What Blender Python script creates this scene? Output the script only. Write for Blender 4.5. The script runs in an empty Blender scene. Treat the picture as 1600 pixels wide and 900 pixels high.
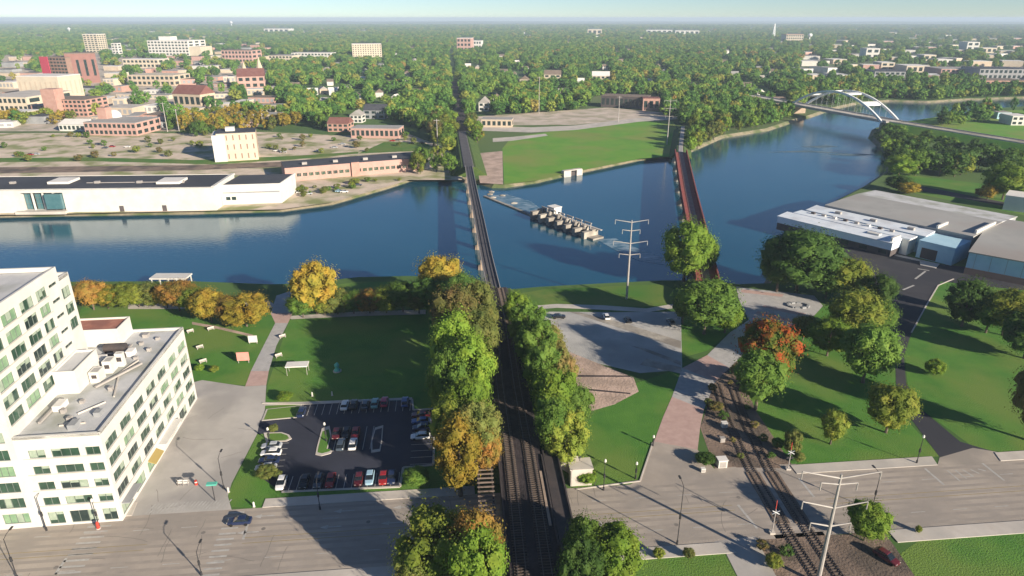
import bpy, bmesh, math, random
from mathutils import Vector, Matrix
from mathutils.geometry import tessellate_polygon

SC = bpy.context.scene
COL = SC.collection
PI = math.pi
random.seed(7)

# ------------------------------------------------------------------ camera, sky, sun, exposure
FPX, HOR, CAMH = 1050.0, 28.0, 92.0          # focal length in photo pixels, horizon row, drone height in metres
PITCH = math.atan((450 - HOR) / FPX)
cam_data = bpy.data.cameras.new('camera')
cam_data.sensor_width = 36.0
cam_data.lens = FPX / 1600 * 36.0
cam_data.clip_start = 1.0
cam_data.clip_end = 60000.0
cam = bpy.data.objects.new('camera', cam_data)
COL.objects.link(cam)
cam.location = (0, 0, CAMH)
cam.rotation_euler = (PI / 2 - PITCH, 0, 0)
SC.camera = cam

SUN_EL = math.radians(18.5)
SUN_AZ = Vector((0.745, -0.667))              # towards the sun: behind the drone, to the right
world = bpy.data.worlds.new('World')
SC.world = world
world.use_nodes = True
wn = world.node_tree.nodes
wl = world.node_tree.links
for n_ in list(wn):
    wn.remove(n_)
w_out = wn.new('ShaderNodeOutputWorld')
w_bg = wn.new('ShaderNodeBackground')
w_sky = wn.new('ShaderNodeTexSky')
w_sky.sky_type = 'NISHITA'
w_sky.sun_disc = False
w_sky.sun_elevation = SUN_EL
w_sky.sun_rotation = math.atan2(SUN_AZ.x, SUN_AZ.y)
w_sky.altitude = 3000
w_sky.air_density = 1.0
w_sky.dust_density = 0.0
w_sky.ozone_density = 3.6
w_bg.inputs['Strength'].default_value = 0.058
wl.new(w_sky.outputs[0], w_bg.inputs['Color'])
wl.new(w_bg.outputs[0], w_out.inputs['Surface'])

sun_data = bpy.data.lights.new('sun', 'SUN')
sun_data.energy = 5.0
sun_data.angle = math.radians(0.6)
sun_data.color = (1.0, 0.87, 0.70)
sun = bpy.data.objects.new('sun', sun_data)
COL.objects.link(sun)
sun_dir = Vector((SUN_AZ.x * math.cos(SUN_EL), SUN_AZ.y * math.cos(SUN_EL), math.sin(SUN_EL)))
sun.rotation_euler = sun_dir.to_track_quat('Z', 'Y').to_euler()
sun.location = (60, -60, 200)

SC.view_settings.view_transform = 'Standard'
SC.view_settings.look = 'None'
SC.view_settings.exposure = 1.0
SC.view_settings.gamma = 1.0
SC.view_settings.use_curve_mapping = False
SC.render.engine = 'CYCLES'
SC.cycles.max_bounces = 5
SC.cycles.transparent_max_bounces = 6

# ------------------------------------------------------------------ survey: a sight line from the drone meets the ground
FW = Vector((0, math.cos(PITCH), -math.sin(PITCH)))
UP = Vector((0, math.sin(PITCH), math.cos(PITCH)))
RT = Vector((1, 0, 0))
CAM = Vector((0, 0, CAMH))

def sight(x, y):
    return FW * FPX + RT * (x - 800) + UP * (450 - y)

def G(x, y, z=0.0):
    d = sight(x, y)
    return CAM + d * ((z - CAMH) / d.z)

def on_wall(x, y, p0, n):
    d = sight(x, y)
    return CAM + d * ((Vector(p0) - CAM).dot(n) / d.dot(n))

def to_px(p):
    v = Vector(p) - CAM
    k = v.dot(FW)
    return 800 + FPX * v.dot(RT) / k, 450 - FPX * v.dot(UP) / k

def height_at(base, ytop):
    lo, hi = 0.0, 200.0
    for _ in range(40):
        m = (lo + hi) / 2
        if to_px(base + Vector((0, 0, m)))[1] > ytop:
            lo = m
        else:
            hi = m
    return lo

def mpp(base):                                   # metres per photo pixel, across, at a point
    return (Vector(base) - CAM).dot(FW) / FPX

# ------------------------------------------------------------------ materials
MATS = {}

def nodes_of(name):
    m = bpy.data.materials.new(name)
    m.use_nodes = True
    nt = m.node_tree
    b = nt.nodes['Principled BSDF']
    MATS[name] = m
    return m, nt, b

def mat(name, c1, c2=None, scale=0.3, rough=0.8, bump=0.0, bscale=None, metal=0.0, c3=None, scale3=0.02, spec=0.3):
    """two colours mixed by noise in world position, an optional third at a larger scale"""
    m, nt, b = nodes_of(name)
    N, L = nt.nodes, nt.links
    b.inputs['Roughness'].default_value = rough
    b.inputs['Metallic'].default_value = metal
    b.inputs['Specular IOR Level'].default_value = spec
    b.inputs['Base Color'].default_value = (*c1, 1)
    geo = N.new('ShaderNodeNewGeometry')
    if c2:
        nz = N.new('ShaderNodeTexNoise')
        nz.inputs['Scale'].default_value = scale
        nz.inputs['Detail'].default_value = 6
        nz.inputs['Roughness'].default_value = 0.65
        L.new(geo.outputs['Position'], nz.inputs['Vector'])
        rp = N.new('ShaderNodeValToRGB')
        rp.color_ramp.elements[0].position = 0.35
        rp.color_ramp.elements[0].color = (*c1, 1)
        rp.color_ramp.elements[1].position = 0.65
        rp.color_ramp.elements[1].color = (*c2, 1)
        L.new(nz.outputs['Fac'], rp.inputs['Fac'])
        out = rp.outputs['Color']
        if c3:
            n3 = N.new('ShaderNodeTexNoise')
            n3.inputs['Scale'].default_value = scale3
            n3.inputs['Detail'].default_value = 5
            L.new(geo.outputs['Position'], n3.inputs['Vector'])
            r3 = N.new('ShaderNodeValToRGB')
            r3.color_ramp.elements[0].position = 0.45
            r3.color_ramp.elements[0].color = (0, 0, 0, 1)
            r3.color_ramp.elements[1].position = 0.62
            r3.color_ramp.elements[1].color = (1, 1, 1, 1)
            L.new(n3.outputs['Fac'], r3.inputs['Fac'])
            mx = N.new('ShaderNodeMixRGB')
            L.new(r3.outputs['Color'], mx.inputs['Fac'])
            L.new(out, mx.inputs['Color1'])
            mx.inputs['Color2'].default_value = (*c3, 1)
            out = mx.outputs['Color']
        L.new(out, b.inputs['Base Color'])
    if bump:
        bz = N.new('ShaderNodeTexNoise')
        bz.inputs['Scale'].default_value = bscale or scale * 4
        bz.inputs['Detail'].default_value = 4
        L.new(geo.outputs['Position'], bz.inputs['Vector'])
        bp = N.new('ShaderNodeBump')
        bp.inputs['Strength'].default_value = bump
        bp.inputs['Distance'].default_value = 0.3
        L.new(bz.outputs['Fac'], bp.inputs['Height'])
        L.new(bp.outputs['Normal'], b.inputs['Normal'])
    return m

def foliage(name, cols, warm=None, warm_amt=0.0):
    """leaf colour: noise through the crown between the listed colours, random shift per tree, some light through the leaf"""
    m, nt, b = nodes_of(name)
    N, L = nt.nodes, nt.links
    tc = N.new('ShaderNodeTexCoord')
    oi = N.new('ShaderNodeObjectInfo')
    nz = N.new('ShaderNodeTexNoise')
    nz.inputs['Scale'].default_value = 4.5
    nz.inputs['Detail'].default_value = 5
    nz.noise_dimensions = '4D'
    mlt = N.new('ShaderNodeMath'); mlt.operation = 'MULTIPLY'; mlt.inputs[1].default_value = 37
    L.new(oi.outputs['Random'], mlt.inputs[0])
    L.new(mlt.outputs[0], nz.inputs['W'])
    L.new(tc.outputs['Object'], nz.inputs['Vector'])
    rp = N.new('ShaderNodeValToRGB')
    els = rp.color_ramp.elements
    k = len(cols)
    while len(els) < k:
        els.new(0.5)
    for i, c in enumerate(cols):
        els[i].position = 0.30 + 0.40 * i / max(1, k - 1)
        els[i].color = (*c, 1)
    L.new(nz.outputs['Fac'], rp.inputs['Fac'])
    hs = N.new('ShaderNodeHueSaturation')
    mr = N.new('ShaderNodeMapRange')
    mr.inputs['To Min'].default_value = 0.75
    mr.inputs['To Max'].default_value = 1.25
    L.new(oi.outputs['Random'], mr.inputs['Value'])
    L.new(mr.outputs[0], hs.inputs['Value'])
    L.new(rp.outputs['Color'], hs.inputs['Color'])
    L.new(hs.outputs['Color'], b.inputs['Base Color'])
    b.inputs['Roughness'].default_value = 0.7
    b.inputs['Specular IOR Level'].default_value = 0.15
    tr = N.new('ShaderNodeBsdfTranslucent')
    L.new(hs.outputs['Color'], tr.inputs['Color'])
    mix = N.new('ShaderNodeMixShader')
    mix.inputs[0].default_value = 0.36
    L.new(b.outputs[0], mix.inputs[1])
    L.new(tr.outputs[0], mix.inputs[2])
    L.new(mix.outputs[0], nt.nodes['Material Output'].inputs['Surface'])
    return m

def forest_material():
    m, nt, b = nodes_of('forest_leaves')
    N, L = nt.nodes, nt.links
    oi = N.new('ShaderNodeObjectInfo')
    rp = N.new('ShaderNodeValToRGB')
    cs = [(0.0, (.045, .110, .026)), (.22, (.068, .155, .032)), (.45, (.096, .195, .036)), (.68, (.130, .235, .040)),
          (.86, (.185, .260, .044)), (.95, (.240, .265, .052)), (.99, (.27, .235, .055)), (1.0, (.28, .19, .055))]
    els = rp.color_ramp.elements
    while len(els) < len(cs):
        els.new(0.5)
    for e, (p, c) in zip(els, cs):
        e.position = p
        e.color = (*c, 1)
    L.new(oi.outputs['Random'], rp.inputs['Fac'])
    L.new(rp.outputs['Color'], b.inputs['Base Color'])
    b.inputs['Roughness'].default_value = 0.75
    b.inputs['Specular IOR Level'].default_value = 0.1
    return m

# ground covers
mat('terrain', (.050, .115, .026), (.080, .15, .034), scale=.012, rough=.95, c3=(.115, .15, .06), scale3=.0016, bump=.6, bscale=.05)
mat('lawn', (.054, .166, .022), (.084, .212, .028), scale=.12, rough=.9, c3=(.125, .205, .036), scale3=.045, bump=.5, bscale=3)
mat('lawn_dry', (.085, .165, .026), (.13, .18, .035), scale=.2, rough=.9, c3=(.06, .165, .02), scale3=.05, bump=.5, bscale=3)
mat('field', (.095, .26, .024), (.14, .29, .030), scale=.06, rough=.9, c3=(.19, .25, .05), scale3=.02, bump=.4, bscale=2)
mat('street_asphalt', (.325, .285, .245), (.40, .35, .30), scale=.12, rough=.85, c3=(.285, .255, .225), scale3=.09, bump=.15, bscale=4)
mat('plaza_asphalt', (.37, .35, .325), (.45, .425, .395), scale=.10, rough=.85, c3=(.31, .295, .28), scale3=.07)
mat('lot_asphalt', (.032, .036, .056), (.043, .047, .068), scale=.15, rough=.8, c3=(.028, .031, .046), scale3=.05)
mat('drive_asphalt', (.040, .040, .048), (.055, .054, .060), scale=.12, rough=.85, c3=(.034, .035, .045), scale3=.04)
mat('concrete', (.46, .42, .375), (.55, .51, .46), scale=.25, rough=.85, c3=(.41, .385, .35), scale3=.08)
mat('old_concrete', (.26, .24, .21), (.42, .39, .34), scale=.35, rough=.9, c3=(.22, .20, .175), scale3=.1, bump=.3)
mat('paving_pink', (.40, .275, .245), (.48, .34, .30), scale=.5, rough=.85)
mat('paving_grey', (.34, .335, .33), (.43, .42, .41), scale=.5, rough=.85)
mat('gravel', (.37, .365, .35), (.47, .46, .44), scale=.14, rough=.95, c3=(.32, .32, .31), scale3=.05, bump=.4, bscale=3)
mat('bare_earth', (.42, .31, .25), (.54, .41, .34), scale=.25, rough=.95, c3=(.34, .26, .21), scale3=.12, bump=.6, bscale=1.5)
mat('town_lot', (.52, .43, .345), (.64, .54, .43), scale=.12, rough=.95, c3=(.23, .25, .10), scale3=.055)
mat('town_paving', (.47, .40, .335), (.58, .495, .42), scale=.08, rough=.95, c3=(.34, .31, .22), scale3=.06)
mat('shore', (.19, .17, .115), (.28, .245, .175), scale=.3, rough=.95, c3=(.10, .13, .05), scale3=.08, bump=.8, bscale=.8)
mat('ballast', (.034, .028, .031), (.062, .050, .054), scale=.6, rough=.95, c3=(.030, .026, .028), scale3=.06, bump=.6, bscale=3)
mat('rail_dirt', (.17, .125, .095), (.27, .20, .155), scale=.4, rough=.95, c3=(.10, .08, .065), scale3=.10, bump=.6, bscale=2)
mat('bank_grass', (.035, .075, .015), (.07, .11, .024), scale=.3, rough=.95, bump=.6, bscale=2)
mat('sandbar', (.15, .20, .215), (.06, .115, .15), scale=.12, rough=.5)
mat('white_paint', (.46, .45, .43), (.33, .32, .30), scale=.8, rough=.7)
mat('yellow_paint', (.33, .26, .13), (.26, .22, .14), scale=.8, rough=.7)
# built things
mat('white_wall', (.62, .61, .575), (.53, .52, .485), scale=.18, rough=.7)
mat('wing_wall', (.63, .615, .585), (.55, .535, .50), scale=.15, rough=.7)
mat('cream_wall', (.56, .49, .38), (.48, .42, .33), scale=.12, rough=.8)
mat('tan_wall', (.50, .41, .31), (.43, .36, .28), scale=.12, rough=.85)
mat('brick_wall', (.38, .22, .18), (.45, .28, .23), scale=.25, rough=.9)
mat('pink_wall', (.46, .30, .26), (.40, .25, .215), scale=.2, rough=.9)
mat('brown_wall', (.28, .18, .14), (.23, .15, .12), scale=.15, rough=.85)
mat('brown_red_wall', (.25, .13, .11), (.21, .11, .095), scale=.15, rough=.85)
mat('crimson_panel', (.44, .05, .085), (.38, .05, .08), scale=.2, rough=.7)
mat('grey_wall', (.30, .31, .32), (.24, .25, .26), scale=.15, rough=.85)
mat('dark_wall', (.10, .085, .085), (.075, .065, .065), scale=.15, rough=.85)
mat('blue_siding', (.36, .56, .67), (.42, .62, .72), scale=.3, rough=.5)
mat('pale_siding', (.62, .72, .80), (.70, .78, .84), scale=.4, rough=.5)
mat('roof_gravel', (.44, .45, .46), (.53, .535, .54), scale=.25, rough=.95, c3=(.32, .33, .295), scale3=.11)
mat('roof_dark', (.052, .056, .068), (.072, .075, .088), scale=.08, rough=.8, c3=(.045, .048, .058), scale3=.04)
mat('roof_grey', (.30, .30, .285), (.37, .365, .35), scale=.06, rough=.85, c3=(.29, .265, .245), scale3=.03)
mat('roof_metal', (.66, .73, .78), (.78, .81, .84), scale=.35, rough=.5, c3=(.60, .63, .66), scale3=.12)
mat('roof_white', (.70, .68, .64), (.60, .58, .55), scale=.1, rough=.8)
mat('roof_red', (.33, .13, .09), (.42, .20, .14), scale=.6, rough=.9, c3=(.27, .12, .09), scale3=.2)
mat('roof_maroon', (.17, .07, .06), (.21, .10, .085), scale=.2, rough=.9)
mat('roof_brown', (.16, .125, .10), (.21, .165, .13), scale=.2, rough=.9)
mat('glass_green', (.045, .095, .065), (.025, .05, .038), scale=.35, rough=.08, spec=.6)
mat('glass_pale', (.24, .36, .22), (.15, .26, .16), scale=.5, rough=.15, spec=.5)
mat('glass_dark', (.018, .03, .03), (.03, .05, .048), scale=.35, rough=.08, spec=.6)
mat('glass_teal', (.05, .13, .15), (.08, .17, .19), scale=.3, rough=.08, spec=.6)
mat('frame_grey', (.16, .19, .17), (.12, .145, .13), scale=.5, rough=.5)
mat('green_door', (.10, .38, .09), None, rough=.6)
mat('yellow_awning', (.34, .26, .09), None, rough=.7)
mat('red_paint', (.45, .05, .035), None, rough=.6)
mat('teal_paint', (.10, .42, .33), None, rough=.5)
mat('pink_paint', (.68, .30, .26), (.6, .26, .22), scale=1, rough=.6)
mat('galvanised', (.40, .375, .35), (.32, .30, .285), scale=.6, rough=.6, metal=.1)
mat('lamp_metal', (.035, .035, .038), None, rough=.5)
mat('rail_steel', (.16, .14, .135), (.11, .095, .09), scale=1.0, rough=.5, metal=.5)
mat('steel_dark', (.045, .042, .045), (.075, .062, .06), scale=.4, rough=.7)
mat('steel_deck', (.075, .072, .080), (.105, .10, .105), scale=.3, rough=.8)
mat('rust', (.30, .092, .080), (.21, .068, .060), scale=.4, rough=.85)
mat('rust_deck', (.21, .15, .14), (.28, .22, .20), scale=.4, rough=.9)
mat('timber', (.085, .066, .056), (.125, .10, .082), scale=1.2, rough=.95)
mat('timber_tie', (.20, .16, .135), (.14, .11, .09), scale=1.0, rough=.95)
mat('timber_pale', (.40, .31, .24), (.30, .23, .175), scale=.8, rough=.95)
mat('arch_white', (.74, .76, .76), (.66, .68, .68), scale=.1, rough=.5)
mat('bark', (.10, .08, .062), (.15, .12, .095), scale=2, rough=.95)
mat('foam', (.42, .47, .49), (.26, .33, .37), scale=.35, rough=.6)
mat('tyre', (.012, .012, .013), None, rough=.8)
mat('car_glass', (.012, .016, .02), None, rough=.05, spec=.7)
mat('lens', (.6, .6, .55), None, rough=.3)
for nm, c in dict(white=(.74, .74, .73), silver=(.42, .44, .46), black=(.014, .014, .017), navy=(.015, .025, .07),
                  blue=(.04, .09, .26), paleblue=(.30, .46, .58), crimson=(.45, .012, .07), red=(.30, .02, .02),
                  maroon=(.10, .014, .018), teal=(.18, .38, .36), slate=(.06, .08, .105)).items():
    m_ = mat('car_' + nm, c, None, rough=.3, spec=.5)
    m_.node_tree.nodes['Principled BSDF'].inputs['Coat Weight'].default_value = .5

# foliage
foliage('leaf_green', [(0.075, 0.155, 0.026), (0.12, 0.215, 0.036), (0.165, 0.25, 0.042)])
foliage('leaf_dark', [(0.046, 0.104, 0.022), (0.074, 0.146, 0.03), (0.11, 0.185, 0.036)])
foliage('leaf_bright', [(0.115, 0.215, 0.026), (0.175, 0.28, 0.034), (0.24, 0.31, 0.042)])
foliage('leaf_yellow', [(0.13, 0.195, 0.03), (0.205, 0.255, 0.038), (0.29, 0.285, 0.045)])
foliage('leaf_gold', [(0.205, 0.205, 0.032), (0.35, 0.275, 0.04), (0.45, 0.28, 0.046)])
foliage('leaf_orange', [(0.18, 0.175, 0.036), (0.33, 0.21, 0.048), (0.42, 0.2, 0.052)])
foliage('leaf_olive', [(0.1, 0.15, 0.038), (0.165, 0.195, 0.048), (0.23, 0.215, 0.06)])
foliage('leaf_rust', [(0.11, 0.15, 0.038), (0.205, 0.185, 0.058), (0.29, 0.18, 0.075)])
foliage('leaf_red', [(.085, .175, .026), (.150, .200, .030), (.500, .110, .030), (.600, .075, .030)])
forest_material()

# water
def water_material():
    m, nt, b = nodes_of('water')
    N, L = nt.nodes, nt.links
    geo = N.new('ShaderNodeNewGeometry')
    nz = N.new('ShaderNodeTexNoise')
    nz.inputs['Scale'].default_value = .018
    nz.inputs['Detail'].default_value = 5
    L.new(geo.outputs['Position'], nz.inputs['Vector'])
    rp = N.new('ShaderNodeValToRGB')
    rp.color_ramp.elements[0].position = .35
    rp.color_ramp.elements[0].color = (.005, .060, .102, 1)
    rp.color_ramp.elements[1].position = .7
    rp.color_ramp.elements[1].color = (.008, .076, .122, 1)
    L.new(nz.outputs['Fac'], rp.inputs['Fac'])
    L.new(rp.outputs['Color'], b.inputs['Base Color'])
    b.inputs['Roughness'].default_value = .10
    b.inputs['IOR'].default_value = 1.85
    b.inputs['Specular Tint'].default_value = (.62, .9, 1.0, 1)
    mp = N.new('ShaderNodeMapping')
    mp.inputs['Scale'].default_value = (.5, 1.2, 1)
    L.new(geo.outputs['Position'], mp.inputs['Vector'])
    w1 = N.new('ShaderNodeTexNoise')
    w1.inputs['Scale'].default_value = .9
    w1.inputs['Detail'].default_value = 6
    L.new(mp.outputs[0], w1.inputs['Vector'])
    bp = N.new('ShaderNodeBump')
    bp.inputs['Strength'].default_value = .16
    bp.inputs['Distance'].default_value = .35
    L.new(w1.outputs['Fac'], bp.inputs['Height'])
    L.new(bp.outputs['Normal'], b.inputs['Normal'])
water_material()

# ------------------------------------------------------------------ builders
def tag(o, label=None, cat=None, group=None, kind=None):
    if label: o['label'] = label
    if cat: o['category'] = cat
    if group: o['group'] = group
    if kind: o['kind'] = kind
    return o

def thing(name, label, cat, loc=(0, 0, 0), rotz=0.0, group=None):
    o = bpy.data.objects.new(name, None)
    o.empty_display_size = 0.5
    COL.objects.link(o)
    o.location = loc
    o.rotation_euler = (0, 0, rotz)
    return tag(o, label, cat, group)

class MB:
    """collects faces in world or local metres, then links them as ONE mesh object"""
    def __init__(s):
        s.v, s.f = [], []
    def face(s, pts):
        i = len(s.v)
        s.v += [tuple(p) for p in pts]
        s.f.append(tuple(range(i, i + len(pts))))
        return s
    def hexa(s, b, t):                            # b, t: four corners each, anticlockwise from above
        i = len(s.v)
        s.v += [tuple(p) for p in b] + [tuple(p) for p in t]
        s.f += [(i + 3, i + 2, i + 1, i), (i + 4, i + 5, i + 6, i + 7)]
        for k in range(4):
            j = (k + 1) % 4
            s.f.append((i + k, i + j, i + 4 + j, i + 4 + k))
        return s
    def box(s, c, size, u=(1, 0, 0)):             # c: centre of the bottom face; u: horizontal direction of the first size
        u = Vector((u[0], u[1], 0)).normalized()
        w = Vector((-u.y, u.x, 0))
        c = Vector(c)
        a, d, h = size
        q = [c - u * a / 2 - w * d / 2, c + u * a / 2 - w * d / 2, c + u * a / 2 + w * d / 2, c - u * a / 2 + w * d / 2]
        return s.hexa(q, [p + Vector((0, 0, h)) for p in q])
    def bar(s, a, b, w, h=None):                  # square bar from a to b
        a, b = Vector(a), Vector(b)
        h = h or w
        d = (b - a).normalized()
        ref = Vector((0, 0, 1)) if abs(d.z) < .95 else Vector((1, 0, 0))
        x = d.cross(ref).normalized() * w / 2
        y = x.cross(d).normalized() * h / 2
        q0 = [a - x - y, a + x - y, a + x + y, a - x + y]
        q1 = [p + (b - a) for p in q0]
        i = len(s.v)
        s.v += [tuple(p) for p in q0 + q1]
        s.f += [(i, i + 1, i + 2, i + 3), (i + 7, i + 6, i + 5, i + 4)]
        for k in range(4):
            j = (k + 1) % 4
            s.f.append((i + k, i + 4 + k, i + 4 + j, i + j))
        return s
    def tube(s, pts, rad, n=8):
        rings = []
        for k, p in enumerate(pts):
            p = Vector(p)
            d = (Vector(pts[min(k + 1, len(pts) - 1)]) - Vector(pts[max(k - 1, 0)])).normalized()
            ref = Vector((0, 0, 1)) if abs(d.z) < .9 else Vector((1, 0, 0))
            x = d.cross(ref).normalized()
            y = x.cross(d)
            r = rad[k] if isinstance(rad, (list, tuple)) else rad
            i = len(s.v)
            s.v += [tuple(p + (x * math.cos(2 * PI * j / n) + y * math.sin(2 * PI * j / n)) * r) for j in range(n)]
            rings.append(i)
        for a, b in zip(rings, rings[1:]):
            for j in range(n):
                s.f.append((a + j, b + j, b + (j + 1) % n, a + (j + 1) % n))
        s.f.append(tuple(rings[0] + j for j in range(n)))
        s.f.append(tuple(rings[-1] + j for j in reversed(range(n))))
        return s
    def prism(s, poly, z0, z1):                   # poly: list of xy, any order
        poly = [Vector((p[0], p[1])) for p in poly]
        if sum(a.x * b.y - b.x * a.y for a, b in zip(poly, poly[1:] + poly[:1])) < 0:
            poly.reverse()
        n = len(poly)
        i = len(s.v)
        s.v += [(p.x, p.y, z0) for p in poly] + [(p.x, p.y, z1) for p in poly]
        for k in range(n):
            j = (k + 1) % n
            s.f.append((i + k, i + j, i + n + j, i + n + k))
        for t in tessellate_polygon([[Vector((p.x, p.y, 0)) for p in poly]]):
            a, b, c = t
            pa, pb, pc = poly[a], poly[b], poly[c]
            if (pb - pa).cross(pc - pa) < 0:
                b, c = c, b
            s.f.append((i + n + a, i + n + b, i + n + c))
            s.f.append((i + c, i + b, i + a))
        return s
    def wall(s, p0, u, length, z0, z1, holes, depth=.35):
        """a wall face with real openings; outward normal is u x up"""
        u = Vector((u[0], u[1], 0)).normalized()
        n = Vector((u.y, -u.x, 0))
        p0 = Vector((p0[0], p0[1], 0))
        A = sorted({0.0, float(length)} | {a for h in holes for a in (h[0], h[1])})
        Z = sorted({float(z0), float(z1)} | {z for h in holes for z in (h[2], h[3])})
        def P(a, z, k=0.0):
            q = p0 + u * a - n * k
            return (q.x, q.y, z)
        for a0, a1 in zip(A, A[1:]):
            for c0, c1 in zip(Z, Z[1:]):
                am, cm = (a0 + a1) / 2, (c0 + c1) / 2
                if any(h[0] < am < h[1] and h[2] < cm < h[3] for h in holes):
                    continue
                s.face([P(a0, c0), P(a1, c0), P(a1, c1), P(a0, c1)])
        for a0, a1, c0, c1 in holes:
            s.face([P(a0, c0), P(a0, c0, depth), P(a1, c0, depth), P(a1, c0)])
            s.face([P(a0, c1), P(a1, c1), P(a1, c1, depth), P(a0, c1, depth)])
            s.face([P(a0, c0), P(a0, c1), P(a0, c1, depth), P(a0, c0, depth)])
            s.face([P(a1, c0), P(a1, c0, depth), P(a1, c1, depth), P(a1, c1)])
        return s
    def build(s, name, m, parent=None, smooth=False):
        me = bpy.data.meshes.new(name)
        off = parent.location if parent is not None else Vector((0, 0, 0))
        if parent is not None and parent.parent is not None:
            off = off + parent.parent.location
        me.from_pydata([(a - off.x, b - off.y, c - off.z) for a, b, c in s.v], [], s.f)
        me.materials.append(MATS[m] if isinstance(m, str) else m)
        if smooth:
            for p in me.polygons:
                p.use_smooth = True
        me.update()
        o = bpy.data.objects.new(name, me)
        COL.objects.link(o)
        if parent is not None:
            o.parent = parent
        return o

def link_mesh(name, me, m=None, parent=None, M=None):
    o = bpy.data.objects.new(name, me)
    COL.objects.link(o)
    if parent is not None:
        o.parent = parent
    if M is not None:
        o.matrix_local = M
    if m is not None:
        o.material_slots[0].link = 'OBJECT'
        o.material_slots[0].material = MATS[m]
    return o

def copy_tree(o, parent=None):
    c = o.copy()
    COL.objects.link(c)
    if parent is not None:
        c.parent = parent
    for ch in o.children:
        copy_tree(ch, c)
    return c

def sheet(name, pts, z, m, kind='structure'):
    """a flat ground cover from surveyed corner points"""
    pts = [Vector((p[0], p[1], 0)) for p in pts]
    b = MB()
    b.v = [(p.x, p.y, z) for p in pts]
    for t in tessellate_polygon([pts]):
        a, c, d = t
        if (pts[c] - pts[a]).cross(pts[d] - pts[a]).z < 0:
            c, d = d, c
        b.f.append((a, c, d))
    return tag(b.build(name, m), kind=kind)

def px(*pts, z=0.0):
    return [G(x, y, z) for x, y in pts]

def slab(name, pts, z0, z1, m, parent=None):
    o = MB().prism([(p.x, p.y) for p in pts], z0, z1).build(name, m, parent)
    if parent is None:
        tag(o, kind='structure')
    return o

def in_poly(x, y, poly):
    c = False
    j = len(poly) - 1
    for i in range(len(poly)):
        xi, yi = poly[i]
        xj, yj = poly[j]
        if (yi > y) != (yj > y) and x < (xj - xi) * (y - yi) / (yj - yi) + xi:
            c = not c
        j = i
    return c

# window units share meshes between alike sizes
WIN = {}
BR = random.Random(3)
mat('blind_cloth', (.34, .40, .32), (.24, .30, .23), scale=1.2, rough=.8)
def window(parent, p, u, w, h, glass='glass_green', frame='frame_grey', nx=3, nz=1, bar=.09, name='window', bars=True):
    """a pane set back in its opening with its glazing bars as a sub-part; p: bottom left corner of the opening on the wall face"""
    u = Vector((u[0], u[1], 0)).normalized()
    n = Vector((u.y, -u.x, 0))
    key = (round(w, 2), round(h, 2), nx, nz, glass)
    if key not in WIN:
        g = MB()
        g.face([(0, .22, 0), (w, .22, 0), (w, .22, h), (0, .22, h)])
        me = bpy.data.meshes.new('pane')
        me.from_pydata(g.v, [], g.f)
        me.materials.append(MATS[glass])
        f = MB()
        for k in range(nx + 1):
            x = min(max(w * k / nx, bar / 2), w - bar / 2)
            f.bar((x, .18, 0), (x, .18, h), bar, .08)
        for k in range(nz + 1):
            z = min(max(h * k / nz, bar / 2), h - bar / 2)
            f.bar((0, .181, z), (w, .181, z), .078, bar)
        mf = bpy.data.meshes.new('frame')
        mf.from_pydata(f.v, [], f.f)
        mf.materials.append(MATS[frame])
        WIN[key] = (me, mf)
    me, mf = WIN[key]
    off = parent.location if parent.parent is None else parent.location + parent.parent.location
    M = Matrix((( u.x, -n.x, 0, p[0] - off.x), (u.y, -n.y, 0, p[1] - off.y), (0, 0, 1, p[2] - off.z), (0, 0, 0, 1)))
    o = link_mesh(name, me, None, parent, M)
    if bars:
        link_mesh('frame', mf, None, o)
    if parent.name.startswith('office_building') and h > 1.2:
        if 'blind' not in WIN:
            bme = bpy.data.meshes.new('blind')
            bme.from_pydata([(0, .205, -1), (1, .205, -1), (1, .205, 0), (0, .205, 0)], [], [(0, 1, 2, 3)])
            bme.materials.append(MATS['blind_cloth'])
            WIN['blind'] = bme
        for k in range(nx):
            if BR.random() < .42:
                link_mesh('blind', WIN['blind'], None, o, Matrix.Translation((w * k / nx + .05, 0, h - .06)) @ Matrix.Diagonal((w / nx - .1, 1, h * BR.choice([.25, .35, .5, .7, .92]), 1)))
    return o

# ------------------------------------------------------------------ terrain, river
WZ = -2.0
near_bank = [(-140, 448), (0, 446), (120, 443), (300, 442), (430, 447), (470, 446), (560, 436), (640, 434), (745, 437), (790, 456), (840, 451), (930, 446),
             (1030, 441), (1110, 441), (1150, 447), (1192, 446), (1212, 410), (1242, 356), (1285, 324), (1350, 291), (1384, 268),
             (1382, 240), (1356, 216), (1362, 203), (1388, 196), (1440, 192), (1500, 184), (1540, 172), (1600, 168), (1700, 166)]
far_bank = [(1700, 152), (1600, 154), (1510, 157), (1450, 161), (1390, 159), (1340, 163), (1300, 172), (1270, 183), (1245, 190), (1200, 205),
            (1130, 216), (1092, 233), (1060, 246), (1000, 251), (900, 272), (840, 286), (790, 294), (768, 294), (735, 284), (690, 282), (640, 284), (600, 297),
            (520, 320), (440, 331), (300, 335), (100, 338), (0, 340), (-140, 342)]
river_px = near_bank + far_bank
river = [G(x, y, WZ) for x, y in river_px]
area = sum(a.x * b.y - b.x * a.y for a, b in zip(river, river[1:] + river[:1]))
def offset_ring(ring, d):
    out = []
    n = len(ring)
    for i in range(n):
        a, b, c = ring[i - 1], ring[i], ring[(i + 1) % n]
        e1 = (b - a).normalized()
        e2 = (c - b).normalized()
        n1 = Vector((e1.y, -e1.x, 0))
        n2 = Vector((e2.y, -e2.x, 0))
        m_ = (n1 + n2)
        m_ = m_.normalized() if m_.length > .2 else n1
        sgn = 1 if area > 0 else -1
        out.append(b + m_ * d * sgn)
    return out
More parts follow.
